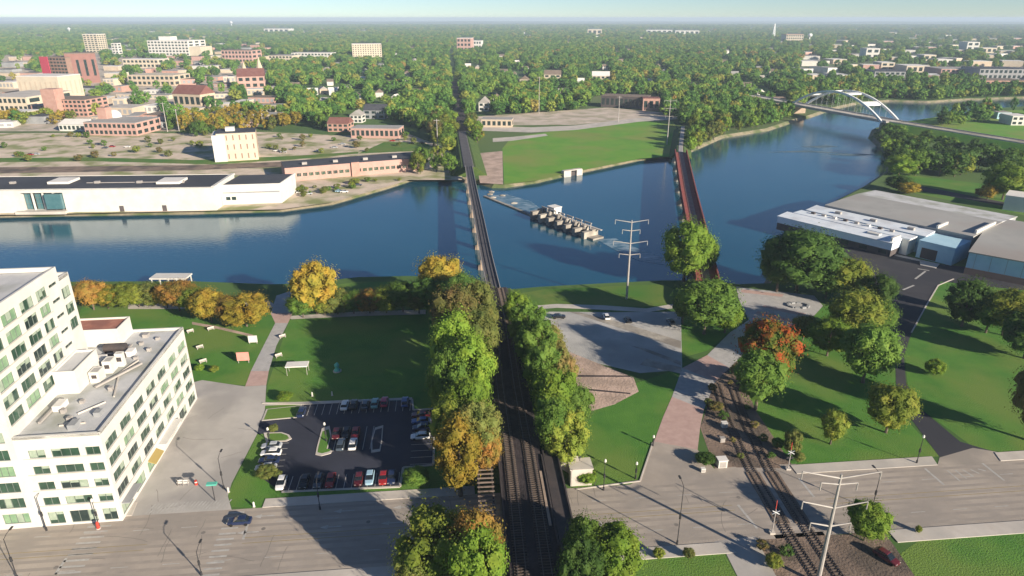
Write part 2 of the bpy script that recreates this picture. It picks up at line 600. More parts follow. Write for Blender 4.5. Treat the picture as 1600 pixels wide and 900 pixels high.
bank_top = [Vector((p.x, p.y, 0)) for p in offset_ring(river, 3.2)]
bank_bot = [Vector((p.x, p.y, -3.4)) for p in offset_ring(river, -2.2)]
# the ground is one sheet to the horizon, with the river bed cut out of it
BIG = 26000
outer = [Vector((-BIG, -300, 0)), Vector((BIG, -300, 0)), Vector((BIG, BIG, 0)), Vector((-BIG, BIG, 0))]
g = MB()
allp = outer + bank_top
g.v = [(p.x, p.y, 0) for p in allp]
for t in tessellate_polygon([outer, bank_top]):
    a, b, c = t
    if (allp[b] - allp[a]).cross(allp[c] - allp[a]).z < 0:
        b, c = c, b
    g.f.append((a, b, c))
tag(g.build('ground', 'terrain'), kind='structure')
b = MB()
nR = len(river)
for i in range(nR):
    j = (i + 1) % nR
    q = [bank_top[i], bank_bot[i], bank_bot[j], bank_top[j]]
    b.face(q)
tag(b.build('river_bank', 'shore'), kind='structure')
w_pts = offset_ring(river, 1.0)
sheet('river', w_pts, WZ, 'water')
# low rise on the horizon
hb = MB()
N_ = 240
for i in range(N_):
    def ridge(k):
        a = -1.05 + 2.1 * k / N_
        r = 15500 + 1500 * math.sin(k * .11)
        h = 14 + 9 * math.sin(k * .07 + 1) + 6 * math.sin(k * .23) + 4 * math.sin(k * .61 + 2)
        return r * math.sin(a), r * math.cos(a), h, a
    x0, y0, h0, a0 = ridge(i)
    x1, y1, h1, a1 = ridge(i + 1)
    s0 = .90
    hb.face([(x0 * s0, y0 * s0, -1), (x1 * s0, y1 * s0, -1), (x1, y1, h1), (x0, y0, h0)])
    hb.face([(x0, y0, h0), (x1, y1, h1), (x1 * 1.12, y1 * 1.12, -1), (x0 * 1.12, y0 * 1.12, -1)])
tag(hb.build('hills', 'terrain'), kind='structure')

# ------------------------------------------------------------------ the street and the ground covers of the near bank
SF0, SF1 = G(400, 794), G(1400, 731)          # far kerb
SN0, SN1 = G(500, 893), G(1400, 805)          # near kerb
SU = (SF1 - SF0).normalized()
SV = Vector((-SU.y, SU.x, 0))                 # away from the drone
SW = (SF0 - SN0).dot(SV)
SO = SF0 - SV * SW                            # origin on the near kerb
def st(a, v, z=0.0):                          # street coordinates: a along (0 at the west kerb point), v across from the near kerb
    p = SO + SU * a + SV * v
    return Vector((p.x, p.y, z))
def st_of(p):
    d = Vector((p.x, p.y, 0)) - Vector((SO.x, SO.y, 0))
    return d.dot(SU), d.dot(SV)
sheet('street', [st(-140, 0), st(220, 0), st(220, SW), st(-140, SW)], .03, 'street_asphalt')

a_rail_w = st_of(G(742, 772))[0]
a_rail_e = st_of(G(893, 765))[0]
a_corner = st_of(G(362, 797))[0]
# pavements with a real kerb step
slab('pavement', [st(a_corner + 6, SW), st(a_rail_w, SW), st(a_rail_w, SW + 2.6), st(a_corner + 6, SW + 2.6)], -.3, .16, 'concrete')
slab('pavement', [st(-140, SW), st(st_of(G(196, 822))[0], SW), st(st_of(G(200, 808))[0], SW + 4.2), st(-140, SW + 4.2)], -.3, .16, 'concrete')
slab('pavement', [st(-140, 0), st(a_rail_w + 2, 0), st(a_rail_w + 2, -2.6), st(-140, -2.6)], -.3, .16, 'concrete')
aE0, aE1 = st_of(G(1243, 738))[0], st_of(G(1466, 728))[0]
slab('pavement', [st(aE0, SW), st(aE1, SW), st(aE1 + .8, SW + 3.0), st(aE0, SW + 3.0)], -.3, .16, 'concrete')
aE2 = st_of(G(1560, 718))[0]
slab('pavement', [st(aE2, SW), st(220, SW), st(220, SW + 3.0), st(aE2 + 1, SW + 3.0)], -.3, .16, 'concrete')
aN0, aN1 = st_of(G(975, 845))[0], st_of(G(1118, 833))[0]
slab('pavement', [st(aN0 - 6, 0), st(aN1, 0), st(aN1 + 2, -2.8), st(aN0 - 6, -2.8)], -.3, .16, 'concrete')
aN2, aN3 = st_of(G(1368, 808))[0], st_of(G(1568, 795))[0]
slab('pavement', [st(aN2, 0), st(aN3 + 40, 0), st(aN3 + 40, -3.2), st(aN2, -3.2)], -.3, .16, 'concrete')

# plaza road past the white hotel, riverside promenade
sheet('plaza_road', px((140, 830), (160, 790), (285, 640), (292, 600), (316, 594), (383, 604), (416, 602), (414, 640), (405, 672), (362, 755), (356, 775), (362, 797), (300, 825)), .025, 'plaza_asphalt')
prom = [((383, 604), (416, 602)), ((392, 580), (420, 580)), ((412, 540), (432, 540)), ((430, 505), (450, 505)), ((423, 490), (458, 488)), ((432, 462), (462, 452))]
for i, (q0, q1) in enumerate(zip(prom, prom[1:])):
    sheet('promenade', [G(*q0[0]), G(*q0[1]), G(*q1[1]), G(*q1[0])], .045, ('paving_pink', 'paving_grey', 'paving_grey', 'paving_pink', 'paving_grey')[i])
sheet('lawn', px((120, 500), (130, 476), (410, 476), (432, 500), (383, 602), (316, 598), (230, 560)), .012, 'lawn')
sheet('lawn', px((452, 500), (700, 482), (700, 640), (414, 640), (418, 602)), .012, 'lawn')
sheet('lawn', px((462, 455), (560, 440), (740, 441), (745, 480), (465, 488)), .015, 'lawn')
sheet('lawn', px((405, 673), (690, 625), (745, 640), (745, 774), (400, 794), (362, 792), (356, 772)), .014, 'lawn')
sheet('path', px((200, 474), (420, 470), (432, 478), (420, 482), (200, 483)), .034, 'concrete')
sheet('path', px((450, 494), (560, 487), (665, 484), (665, 491), (560, 494), (455, 499)), .034, 'concrete')
sheet('path', px((300, 503), (340, 510), (395, 523), (395, 527), (340, 514), (300, 507)), .034, 'bare_earth')

# parking lot
lot_pts = px((472, 632), (644, 624), (646, 641), (680, 639), (677, 727), (630, 731), (625, 761), (440, 769), (402, 742), (418, 692), (412, 678), (402, 678), (406, 657), (464, 653))
kerb = offset = None
slab('parking_lot', lot_pts, -.3, .035, 'lot_asphalt')
def kerb_run(pts, w=.32, name='kerb', m='concrete', parent=None, z=.17, z0=.0):
    k = MB()
    for a, c in zip(pts, pts[1:]):
        k.bar((a.x, a.y, (z + z0) / 2), (c.x, c.y, (z + z0) / 2), w, z - z0)
    o = k.build(name, m, parent)
    if parent is None:
        tag(o, kind='structure')
    return o
kerb_run(px((410, 630), (470, 632), (644, 624), (646, 641), (680, 639), (677, 727), (630, 731), (625, 761), (440, 769)), w=.5)
sheet('path', px((412, 629), (474, 628), (644, 621), (644, 624), (474, 632), (412, 634)), .05, 'concrete')
islands = [px((503, 670), (515, 666), (518, 680), (511, 704), (519, 705), (517, 709), (502, 713), (493, 711), (495, 700)),
           px((586, 669), (599, 665), (597, 690), (594, 706), (580, 708), (580, 690)),
           px((412, 677), (440, 676), (452, 680), (456, 686), (448, 690), (424, 691), (416, 692)),
           px((409, 658), (464, 653), (472, 634), (416, 640))]
for k_, isl in enumerate(islands):
    cx_ = sum((p for p in isl), Vector()) / len(isl)
    slab('kerb_island', isl, -.1, .17, 'concrete')
    inner = [cx_ + (p - cx_) * (.80 if k_ != 3 else .9) for p in isl]
    sheet('island_bed', inner, .18, 'lawn' if k_ != 1 else 'lot_asphalt')
def stripe(a, c, w=.14, z=.05, m='white_paint'):
    d = (c - a).normalized()
    s_ = Vector((-d.y, d.x, 0)) * w / 2
    return [a - s_, c - s_, c + s_, a + s_]
sb = MB()
def add_stripes(b, p0, p1, n, depth, w=.14, z=.05):
    for k in range(n + 1):
        a = p0 + (p1 - p0) * (k / n)
        q = stripe(Vector((a.x, a.y, 0)), Vector((a.x, a.y, 0)) + depth, w)
        b.face([(p.x, p.y, z) for p in q])
lu = (G(644, 624) - G(472, 632)).normalized()
lv = Vector((-lu.y, lu.x, 0))
add_stripes(sb, G(474, 633), G(642, 625), 15, -lv * 5.2)
add_stripes(sb, G(450, 768), G(622, 761), 14, lv * 5.0)
add_stripes(sb, G(520, 706), G(578, 702), 5, lv * 9.5)
add_stripes(sb, G(677, 648), G(676, 724), 8, -lu * 5.0)
add_stripes(sb, G(417, 694), G(404, 740), 5, lu * 5.0)
tag(sb.build('bay_markings', 'white_paint'), kind='structure')

# the gravel lot, bare earth and paths right of the railway
sheet('lawn', px((792, 462), (850, 452), (1035, 444), (1060, 455), (1060, 478), (840, 481), (800, 478)), .012, 'lawn_dry')
sheet('lawn', px((930, 640), (990, 600), (1064, 575), (1062, 640), (1022, 690), (1000, 752), (900, 764), (900, 690)), .012, 'lawn')
sheet('gravel_lot', px((800, 490), (862, 487), (960, 488), (1064, 487), (1066, 578), (1000, 583), (900, 560), (830, 540)), .022, 'gravel')
sheet('bare_earth', px((860, 545), (890, 550), (990, 590), (998, 612), (960, 632), (925, 642), (880, 640), (850, 580)), .03, 'bare_earth')
for q in (((888, 487), (905, 488), (975, 505), (1064, 533), (1064, 545), (985, 518)), ((1010, 560), (1064, 574), (1064, 584), (1000, 570)), ((985, 540), (1010, 545), (1064, 565), (1064, 571))):
    sheet('gravel_track', px(*q), .034, 'old_concrete')
for k_, yy in enumerate((588, 607)):
    sheet('earth_furrow', px((895, yy - 2), (985, yy - 1 + k_ * 8), (985, yy + 1 + k_ * 8), (895, yy + 1)), .036, 'ballast')
sheet('path', px((832, 478), (870, 475), (940, 477), (1010, 482), (1058, 474), (1062, 480), (1012, 488), (940, 484), (870, 481), (832, 484)), .034, 'concrete')

# right promenade of pink and grey paving and its round end
promr = [((1000, 752), (1118, 735)), ((1022, 690), (1090, 703)), ((1036, 652), (1094, 668)), ((1050, 620), (1100, 640)), ((1066, 575), (1118, 596)), ((1105, 555), (1140, 575)),
         ((1140, 520), (1180, 535)), ((1170, 500), (1230, 512))]
for i, (q0, q1) in enumerate(zip(promr, promr[1:])):
    sheet('promenade', [G(*q0[0]), G(*q0[1]), G(*q1[1]), G(*q1[0])], .045, ('street_asphalt', 'paving_pink', 'paving_pink', 'paving_grey', 'paving_pink', 'paving_grey', 'paving_grey')[i])
sheet('promenade', px((1170, 500), (1230, 512), (1268, 498), (1286, 478), (1272, 462), (1230, 457), (1180, 452), (1150, 448), (1155, 470)), .042, 'paving_grey')
for q in (((1158, 452), (1225, 460), (1222, 464), (1158, 457)), ((1180, 490), (1240, 505), (1243, 501), (1184, 486)), ((1190, 480), (1255, 494), (1259, 490), (1194, 477))):
    sheet('paving_band', px(*q), .052, 'paving_pink')
sheet('lawn', px((1062, 560), (1066, 490), (1060, 452), (1110, 446), (1160, 470), (1165, 498), (1105, 548)), .013, 'lawn')
sheet('lawn', px((1150, 560), (1240, 510), (1300, 470), (1400, 560), (1400, 640), (1420, 660), (1470, 713), (1240, 730), (1180, 640)), .014, 'lawn')
sheet('lawn', px((1414, 555), (1425, 520), (1470, 440), (1640, 455), (1640, 700), (1562, 706), (1520, 698), (1440, 640), (1418, 600)), .014, 'lawn')
sheet('lawn', [st(aN2 + 4, -3.2)] + px((1650, 806), (1720, 960), (1460, 960), (1400, 870)), .014, 'lawn')
sheet('lawn', px((970, 858), (1000, 857), (1111, 849), (1130, 862), (1152, 905), (1160, 960), (900, 960)), .014, 'lawn')
sheet('driveway', px((1468, 714), (1550, 705), (1500, 690), (1440, 640), (1416, 600), (1412, 556), (1424, 520), (1470, 440), (1640, 458), (1640, 432), (1462, 412), (1320, 372),
                     (1310, 384), (1350, 420), (1372, 470), (1398, 540), (1400, 600), (1420, 650)), .036, 'drive_asphalt')
sheet('driveway', [st(aE1, SW), st(aE2, SW)] + px((1562, 707), (1520, 700), (1468, 715)), .04, 'street_asphalt')
sheet('driveway', px((1116, 846), (1180, 838), (1215, 905), (1220, 960), (1165, 960), (1152, 900), (1132, 860)), .04, 'plaza_asphalt')
sheet('driveway', px((1330, 835), (1368, 816), (1395, 850), (1470, 960), (1400, 960)), .03, 'rail_dirt')
kerb_run(px((1424, 520), (1447, 478), (1466, 446), (1490, 436)), w=.4)
kerb_run(px((1000, 752), (1020, 692)), w=.3)
kerb_run(px((900, 765), (1000, 752)), w=.3)
sheet('wall_apron', px((1345, 385), (1462, 411), (1462, 414), (1345, 388)), .05, 'concrete')
bm_ = MB()
for a, c in ((G(1411, 453), G(1428, 446)), (G(1430, 436), G(1446, 424)), (G(1434, 420), G(1452, 423))):
    bm_.face([(p.x, p.y, .052) for p in stripe(Vector((a.x, a.y, 0)), Vector((c.x, c.y, 0)), .7)])
tag(bm_.build('bay_markings', 'white_paint'), kind='structure')
slab('loading_pad', px((1437, 409), (1468, 413), (1462, 420), (1438, 415)), -.1, .3, 'concrete')

sheet('street_apron', px((960, 770), (985, 757), (1000, 749), (1118, 732), (1180, 727), (1244, 725), (1250, 746)), .026, 'street_asphalt')
# worn wheel tracks along the lanes
mat('street_wear', (.265, .235, .208), (.345, .305, .265), scale=.22, rough=.85, c3=(.29, .26, .23), scale3=.06)
for k in range(9):
    v0 = 1.0 + k * (SW - 2.6) / 8
    sheet('wheel_track', [st(-140, v0), st(220, v0), st(220, v0 + .75), st(-140, v0 + .75)], .036, 'street_wear')
# sealed cracks and manhole covers in street, plaza and lot
mat('crack_seal', (.17, .155, .14), (.21, .19, .172), scale=1, rough=.8)
ck_ = MB(); rk = random.Random(8)
def crack(p, d, n, step, z):
    for _ in range(n):
        q = p + d * step
        ck_.face([(k.x, k.y, z) for k in stripe(p, q, .09)])
        p = q
        a = rk.uniform(-.22, .22)
        d = Vector((d.x * math.cos(a) - d.y * math.sin(a), d.x * math.sin(a) + d.y * math.cos(a), 0))
for k in range(34):
    crack(st(rk.uniform(-60, 110), rk.uniform(.5, SW - 3)), (SV if k % 3 else SU).copy(), rk.randint(3, 8), rk.uniform(.7, 1.4), .040)
for k in range(14):
    X, Y = rk.uniform(225, 400), rk.uniform(620, 790)
    if in_poly(X, Y, [(200, 812), (312, 640), (400, 625), (400, 670), (350, 780)]):
        crack(G(X, Y), Vector((rk.uniform(-1, 1), rk.uniform(-1, 1), 0)).normalized(), rk.randint(4, 9), 1.1, .030)
tag(ck_.build('crack_seal', 'crack_seal'), kind='structure')
for k in range(9):
    p = st(-50 + k * 19 + rk.uniform(-5, 5), SW * rk.choice([.3, .4, .66]))
    tag(MB().tube([(p.x, p.y, .0), (p.x, p.y, .046)], .42, 12).build('manhole_cover', 'crack_seal'), kind='structure')
# road markings
mk = MB()
def mark(a0, v0, a1, v1, w, b=None):
    (b or mk).face([(p.x, p.y, .045) for p in stripe(st(a0, v0), st(a1, v1), w)])
for a in range(-130, 215, 9):
    if abs(a - st_of(G(1240, 780))[0]) < 9:
        continue
    for v in (SW * .24, SW * .76):
        mark(a, v, a + 3, v, .16)
for p, q in (((1153, 789), (1183, 826)), ((1248, 747), (1272, 777)), ((1445, 732), (1475, 758)), ((1535, 724), (1569, 751)), ((380, 843), (388, 816)), ((937, 815), (946, 836)), ((86, 898), (104, 872))):
    a, c = G(*p), G(*q)
    mk.face([(k.x, k.y, .045) for k in stripe(Vector((a.x, a.y, 0)), Vector((c.x, c.y, 0)), .5)])
def arrow(a, v, flip=1):
    mark(a, v, a + flip * 2.6, v, .28)
    p = [st(a + flip * 2.6, v - .6), st(a + flip * 4.2, v), st(a + flip * 2.6, v + .6)]
    mk.face([(k.x, k.y, .045) for k in (p if flip > 0 else p[::-1])])
for a in (st_of(G(405, 830))[0], st_of(G(535, 815))[0], st_of(G(630, 805))[0]):
    arrow(a, SW * .62, -1)
    arrow(a + 2, SW * .86, -1)
for k in range(5):
    a, c = G(1480 + 12 * k, 735 - k * .5), G(1500 + 10 * k, 752 - 4 * k)
    mk.face([(p.x, p.y, .046) for p in stripe(Vector((a.x, a.y, 0)), Vector((c.x, c.y, 0)), .3)])
# zebra crossings at the left junction
a0 = st_of(G(130, 860))[0]
for k in range(12):
    mark(a0 - 2.2, 1.0 + k * (SW - 2) / 11, a0 + 2.2, 1.0 + k * (SW - 2) / 11, .45)
a0 = st_of(G(352, 842))[0]
for k in range(12):
    mark(a0 - 1.6, 1.0 + k * (SW - 2) / 11, a0 + 1.6, 1.0 + k * (SW - 2) / 11, .45)
c0, c1 = st_of(G(222, 812))[0], st_of(G(345, 803))[0]
for k in range(22):
    a = c0 + (c1 - c0) * k / 21
    mark(a, SW + .4, a + .9, SW + 3.2, .3)
tag(mk.build('road_markings', 'white_paint'), kind='structure')
ym = MB()
for v in (SW * .46, SW * .54):
    mark(-140, v, st_of(G(330, 850))[0] - 12, v, .15, ym)
    mark(st_of(G(380, 845))[0], v, st_of(G(1150, 800))[0], v, .15, ym)
    mark(st_of(G(1290, 780))[0], v, 215, v, .15, ym)
tag(ym.build('centre_line', 'yellow_paint'), kind='structure')

# ------------------------------------------------------------------ far bank ground covers
sheet('town_ground', px((-60, 208), (290, 208), (420, 206), (540, 212), (640, 210), (700, 232), (722, 258), (722, 281), (640, 281), (600, 293), (520, 316), (440, 327), (-60, 337)), .01, 'town_lot')
sheet('railway_yard', px((-60, 262), (300, 258), (460, 252), (600, 240), (690, 236), (690, 240), (600, 246), (460, 260), (300, 266), (-60, 272)), .02, 'rail_dirt')
sheet('verge', px((-60, 254), (150, 252), (330, 257), (460, 249), (560, 240), (560, 237), (450, 244), (300, 250), (150, 246), (-60, 247)), .024, 'lawn_dry')
sheet('verge', px((600, 222), (660, 222), (690, 234), (560, 240)), .026, 'lawn_dry')
sheet('downtown_paving', px((-80, 205), (-80, 92), (60, 82), (260, 84), (420, 98), (430, 120), (330, 170), (280, 205)), .008, 'town_paving')
sheet('field', px((785, 232), (800, 214), (900, 200), (1000, 190), (1052, 190), (1064, 215), (1055, 244), (1000, 248), (900, 268), (840, 282), (788, 288)), .02, 'field')
sheet('field_strip', px((770, 216), (800, 214), (852, 209), (856, 212), (800, 220), (770, 222)), .04, 'concrete')
sheet('river_road', px((745, 196), (830, 199), (900, 196), (1000, 184), (1058, 181), (1060, 186), (1000, 190), (900, 203), (830, 207), (745, 204)), .022, 'concrete')
sheet('works_yard', px((745, 182), (830, 176), (950, 168), (1040, 176), (1040, 182), (900, 195), (745, 196)), .018, 'town_paving')
sheet('works_yard', px((742, 240), (785, 236), (786, 288), (750, 286)), .018, 'bare_earth')
sheet('park_lawn', px((1400, 192), (1540, 172), (1640, 172), (1640, 232), (1600, 222)), .016, 'field')
sheet('park_lawn', px((1395, 270), (1640, 300), (1640, 345), (1570, 330), (1400, 296)), .016, 'lawn')
sheet('drive_lane', px((1425, 288), (1600, 322), (1600, 328), (1425, 296)), .03, 'drive_asphalt')
sheet('downtown_paving', px((1330, 128), (1640, 138), (1640, 104), (1360, 100)), .008, 'town_paving')

# ------------------------------------------------------------------ central railway: embankments, tracks, street bridges, river bridge
RZ = 6.0
RAIL = [Vector(p) for p in ((5.6, 50), (4.0, 85.7), (3.0, 101.3), (1.5, 121.5), (-.8, 148.8), (-3.4, 187.7), (-6.3, 214), (-10.0, 247.4), (-15.4, 301.6),
                            (-20.6, 351), (-29.0, 437.9), (-38.0, 526.3), (-60.0, 760), (-88, 1060), (-190, 2200))]
def rail_at(y, line=RAIL):
    for a, b in zip(line, line[1:]):
        if a.y <= y <= b.y:
            t = (y - a.y) / (b.y - a.y)
            return Vector((a.x + (b.x - a.x) * t, y)), (b - a).normalized()
    if y < line[0].y:
        return line[0].copy(), (line[1] - line[0]).normalized()
    return line[-1].copy(), (line[-1] - line[-2]).normalized()

def sweep(b, ys, section, line=RAIL):
    """section(y) -> list of (offset to the right, z); joined along the line"""
    rings = []
    for y in ys:
        c, d = rail_at(y, line)
        r = Vector((d.y, -d.x))
        i = len(b.v)
        sec = section(y)
        b.v += [(c.x + r.x * o, c.y + r.y * o, z) for o, z in sec]
        rings.append((i, len(sec)))
    for (a, n), (c, _) in zip(rings, rings[1:]):
        for k in range(n - 1):
            b.f.append((a + k, a + k + 1, c + k + 1, c + k))
    b.f.append(tuple(rings[0][0] + k for k in range(rings[0][1]))[::-1])
    b.f.append(tuple(rings[-1][0] + k for k in range(rings[-1][1])))
    return b

def frange(a, b, s):
    n = max(1, int(round((b - a) / s)))
    return [a + (b - a) * k / n for k in range(n + 1)]

Y_S = st(st_of(Vector((3, 95, 0)))[0], 0).y - 3.0        # south abutment face
Y_N = st(st_of(Vector((3, 112, 0)))[0], SW).y + 2.8      # north abutment face
Y_R0, Y_R1 = 214.0, 418.0
def emb(w0, w1):
    return lambda y: [(-w1, -.4), (-w0, RZ - .5), (w0, RZ - .5), (w1, -.4)]
for ya, yb in ((50, Y_S), (Y_N, Y_R0 + .6)):
    tag(sweep(MB(), frange(ya, yb, 8), emb(5.7, 13.0)).build('embankment', 'bank_grass'), kind='structure')
    bal = sweep(MB(), frange(ya, yb, 8), lambda y: [(-5.0, RZ - .6), (-4.3, RZ - .1), (4.3, RZ - .1), (5.0, RZ - .6)])
    tag(bal.build('ballast_bed', 'ballast'), kind='structure')
tag(sweep(MB(), frange(Y_R1 - .6, 560, 20), lambda y: [(-12, -.4), (-4.5, RZ - .5), (4.5, RZ - .5), (12, -.4)]).build('embankment', 'bank_grass'), kind='structure')
tag(sweep(MB(), frange(Y_R1 - .6, 560, 20), lambda y: [(-3.4, RZ - .6), (-2.8, RZ - .12), (2.8, RZ - .12), (3.4, RZ - .6)]).build('ballast_bed', 'steel_deck'), kind='structure')
tag(sweep(MB(), frange(555, 1060, 50), lambda y: [(-12, -.4), (-4.5, 3.2), (4.5, 3.2), (12, -.4)]).build('embankment', 'ballast'), kind='structure')

def track(label, ya, yb, off, line=RAIL, zf=lambda y: RZ, step=.65, group=None, bed=.0):
    c, _ = rail_at(ya, line)
    t = thing('railway_track', label, 'railway track', (c.x + off, ya, zf(ya)), group=group)
    for s_ in (-.72, .72):
        r = MB()
        ys = frange(ya, yb, 6)
        for y0, y1 in zip(ys, ys[1:]):
            p = []
            for y in (y0, y1):
                q, d = rail_at(y, line)
                p.append((q.x + d.y * (off + s_), q.y - d.x * (off + s_), zf(y) + .17))
            r.bar(p[0], p[1], .12, .16)
        r.build('rail', 'rail_steel', t)
    sl = MB()
    y = ya
    while y < yb:
        q, d = rail_at(y, line)
        sl.box((q.x + d.y * off, q.y - d.x * off, zf(y) - .08), (2.5, .24, .17), (d.y, -d.x))
        y += step
    tag(sl.build('sleepers', 'timber', t), kind='stuff')
    return t
track('left railway track on the tree-lined embankment in the middle', 55, Y_R0, -2.3)
track('right railway track on the tree-lined embankment in the middle', 55, Y_R0, 2.0)

# street bridges: a ballasted deck in the middle, an open-tie girder bridge on its left, a third deck on its right, coloured dark for tree shade
c, d = rail_at((Y_S + Y_N) / 2)
rv = Vector((d.y, -d.x, 0)); dv = Vector((d.x, d.y, 0)); span = Y_N - Y_S + 2.4
mid = Vector((c.x, c.y, 0))
t = thing('railway_bridge', 'ballasted railway bridge deck crossing over the street', 'bridge', (mid.x, mid.y, 0))
MB().box(mid + Vector((0, 0, RZ - .95)), (8.8, span, .8), rv).build('deck', 'ballast', t)
for o in (-4.56, 4.56):
    MB().box(mid + rv * o + Vector((0, 0, RZ - 1.7)), (.3, span, 1.9), rv).build('girder', 'steel_dark', t)
for o in (-3.4, 0, 3.4):
    MB().box(mid + rv * o + Vector((0, 0, RZ - 1.6)), (.4, span - .1, .64), rv).build('beam', 'steel_dark', t)
MB().box(mid + rv * 3.75 + Vector((0, 0, RZ - .12)), (.5, span * .6, .1), rv).build('plank_walk', 'timber_pale', t)
for sgn in (-1, 1):
    for k in range(3):
        MB().box(mid + rv * (-4.5 + 4.5 * k) + dv * (sgn * 2.6) , (.7, .7, RZ - 1.72), rv).build('column', 'old_concrete', t)
lm = mid - rv * 7.6
t = thing('open_deck_bridge', 'narrow open girder bridge with bare cross ties beside the ballasted deck', 'bridge', (lm.x, lm.y, 0))
for o in (-1.35, 1.35):
    MB().box(lm + rv * o + Vector((0, 0, RZ - 1.5)), (.3, span, 1.5), rv).build('girder', 'steel_dark', t)
ntie = int(span / 1.35)
for k in range(ntie):
    MB().box(lm + dv * (-span / 2 + .7 + k * 1.35) + Vector((0, 0, RZ + .004)), (3.3, .26, .24), rv).build('tie', 'timber_tie', t)
rm = mid + rv * 6.5
t = thing('shade_dark_bridge', 'girder bridge between the ballasted deck and the pale abutment, tree shade in its dark colour', 'bridge', (rm.x, rm.y, 0))
MB().box(rm + Vector((0, 0, RZ - .7)), (2.9, span + 4, .3), rv).build('deck', 'steel_dark', t)  # dark steel colour stands in for shade cast by the trees
for o in (-1.5, 1.5):
    MB().box(rm + rv * o + Vector((0, 0, RZ - 1.6)), (.3, span + 4, 1.7), rv).build('girder', 'steel_dark', t)
for (yy, sgn, lab) in ((Y_S, -1, 'concrete bridge abutment on the near side of the street'), (Y_N, 1, 'concrete bridge abutment on the far side of the street')):
    ca, da = rail_at(yy)
    ab = MB()
    cc = Vector((ca.x, ca.y, 0)) + dv * (.9 * sgn)
    ab.box(cc + rv * .1 - Vector((0, 0, .3)), (23.4, 1.6, RZ - 1.45), rv)
    ab.box(cc + dv * (.9 * sgn) + rv * .1 + Vector((0, 0, RZ - 1.75)), (23.4, .5, 1.2), rv)
    tag(ab.build('abutment', 'old_concrete'), lab, 'abutment')
# pale stepped wing wall at the right end of the far abutment
ww = thing('wing_wall', 'pale concrete wing wall block at the right end of the far abutment', 'wall', G(912, 760))
q = G(907, 762)
MB().box(q + Vector((0, 2.4, -.2)), (4.6, 3.6, 4.3), SU).build('block', 'concrete', ww)
MB().box(q + Vector((-1.6, 5.6, -.2)), (3.2, 4.6, 6.2), SU).build('block', 'old_concrete', ww)
MB().box(q + Vector((0, 2.4, 4.11)), (5.0, 4.0, .25), SU).build('coping', 'concrete', ww)

# river bridge of the central line
t = thing('river_railway_bridge', 'long dark railway bridge crossing the river from the tree-lined embankment', 'bridge', (rail_at(Y_R0)[0].x, Y_R0, -2))
sweep(MB(), frange(Y_R0, Y_R1, 12), lambda y: [(-2.1, RZ - .35), (-2.1, RZ - .1), (2.1, RZ - .1), (2.1, RZ - .35), (-2.1, RZ - .35)]).build('deck', 'steel_deck', t)
for o, nm in ((-1.7, 'girder'), (1.7, 'girder')):
    sweep(MB(), frange(Y_R0, Y_R1, 12), lambda y: [(o - .2, RZ - 1.7), (o - .2, RZ - .36), (o + .2, RZ - .36), (o + .2, RZ - 1.7), (o - .2, RZ - 1.7)]).build(nm, 'steel_dark', t)
for o in (-2.22, 2.22):
    sweep(MB(), frange(Y_R0, Y_R1, 12), lambda y: [(o - .11, RZ - .4), (o - .11, RZ + .35), (o + .11, RZ + .35), (o + .11, RZ - .4), (o - .11, RZ - .4)]).build('walkway_edge', 'galvanised', t)
for o in (-.72, .72):
    sweep(MB(), frange(Y_R0, Y_R1, 12), lambda y: [(o - .08, RZ - .1), (o - .08, RZ + .12), (o + .08, RZ + .12), (o + .08, RZ - .1)]).build('rail', 'rail_steel', t)
for k in range(8):
    y = Y_R0 + 14 + k * 25.5
    c, d = rail_at(y)
    p = MB()
    u_ = Vector((d.y, -d.x, 0))
    w_ = Vector((d.x, d.y, 0))
    base = Vector((c.x, c.y, -3.6))
    for h0, h1, a, b_ in ((0, 7.4, 3.2, 1.2), (7.4, 7.48, 3.6, 1.6)):
        p.box(base + Vector((0, 0, h0)), (a * 2 * .62, b_, h1 - h0 if h1 - h0 > .2 else .42), u_)
    # pointed upstream nose
    p.hexa([base - u_ * 2.0 - w_ * .6, base - u_ * 2.0 + w_ * .6, base - u_ * 3.2 + w_ * .1, base - u_ * 3.2 - w_ * .1][::-1],
           [base - u_ * 2.0 - w_ * .6 + Vector((0, 0, 4)), base - u_ * 2.0 + w_ * .6 + Vector((0, 0, 4)), base - u_ * 2.8 + w_ * .1 + Vector((0, 0, 3.6)), base - u_ * 2.8 - w_ * .1 + Vector((0, 0, 3.6))][::-1])
    p.build('pier', 'timber_pale', t)

# ------------------------------------------------------------------ right railway: corridor, tracks, rusty girder bridge
R2 = [Vector(p) for p in ((57.0, 45), (55.9, 91.7), (55.0, 103), (54.3, 120.6), (55.0, 140.6), (57.4, 159.2), (63.0, 191.1), (70.2, 225.1), (80.6, 278.4), (96.0, 359.2), (120.5, 483.1), (150, 600))]
def z2(y):
    return 0.06 + 3.9 * min(1, max(0, (y - 165) / 45)) ** 1.2
y_in, y_out = 103.5, 123.0
for ya, yb in ((45, 102.6), (122.6, 160), (206, 222)):
    tag(sweep(MB(), frange(ya, yb, 5), lambda y: [(-6.5, -.2), (-4.9, z2(y) - .03), (4.9, z2(y) - .03), (6.5, -.2)], R2).build('ballast_bed', 'rail_dirt'), kind='structure')
track('left railway track crossing the street at the right', 48, 159, -1.9, R2, lambda y: z2(y) + .0)
track('right railway track crossing the street at the right', 48, 157, 2.2, R2, lambda y: z2(y) + .0)
for k, off in enumerate((-1.9, 2.2)):
    q0, q1 = rail_at(105, R2)[0], rail_at(121, R2)[0]
    cr = MB()
    for o in (-1.25, 0, 1.25):
        cr.bar((q0.x + off + o, q0.y, .10), (q1.x + off + o, q1.y, .10), .5 if o else .95, .18)
    tag(cr.build('crossing_panel', 'rail_dirt'), kind='structure')
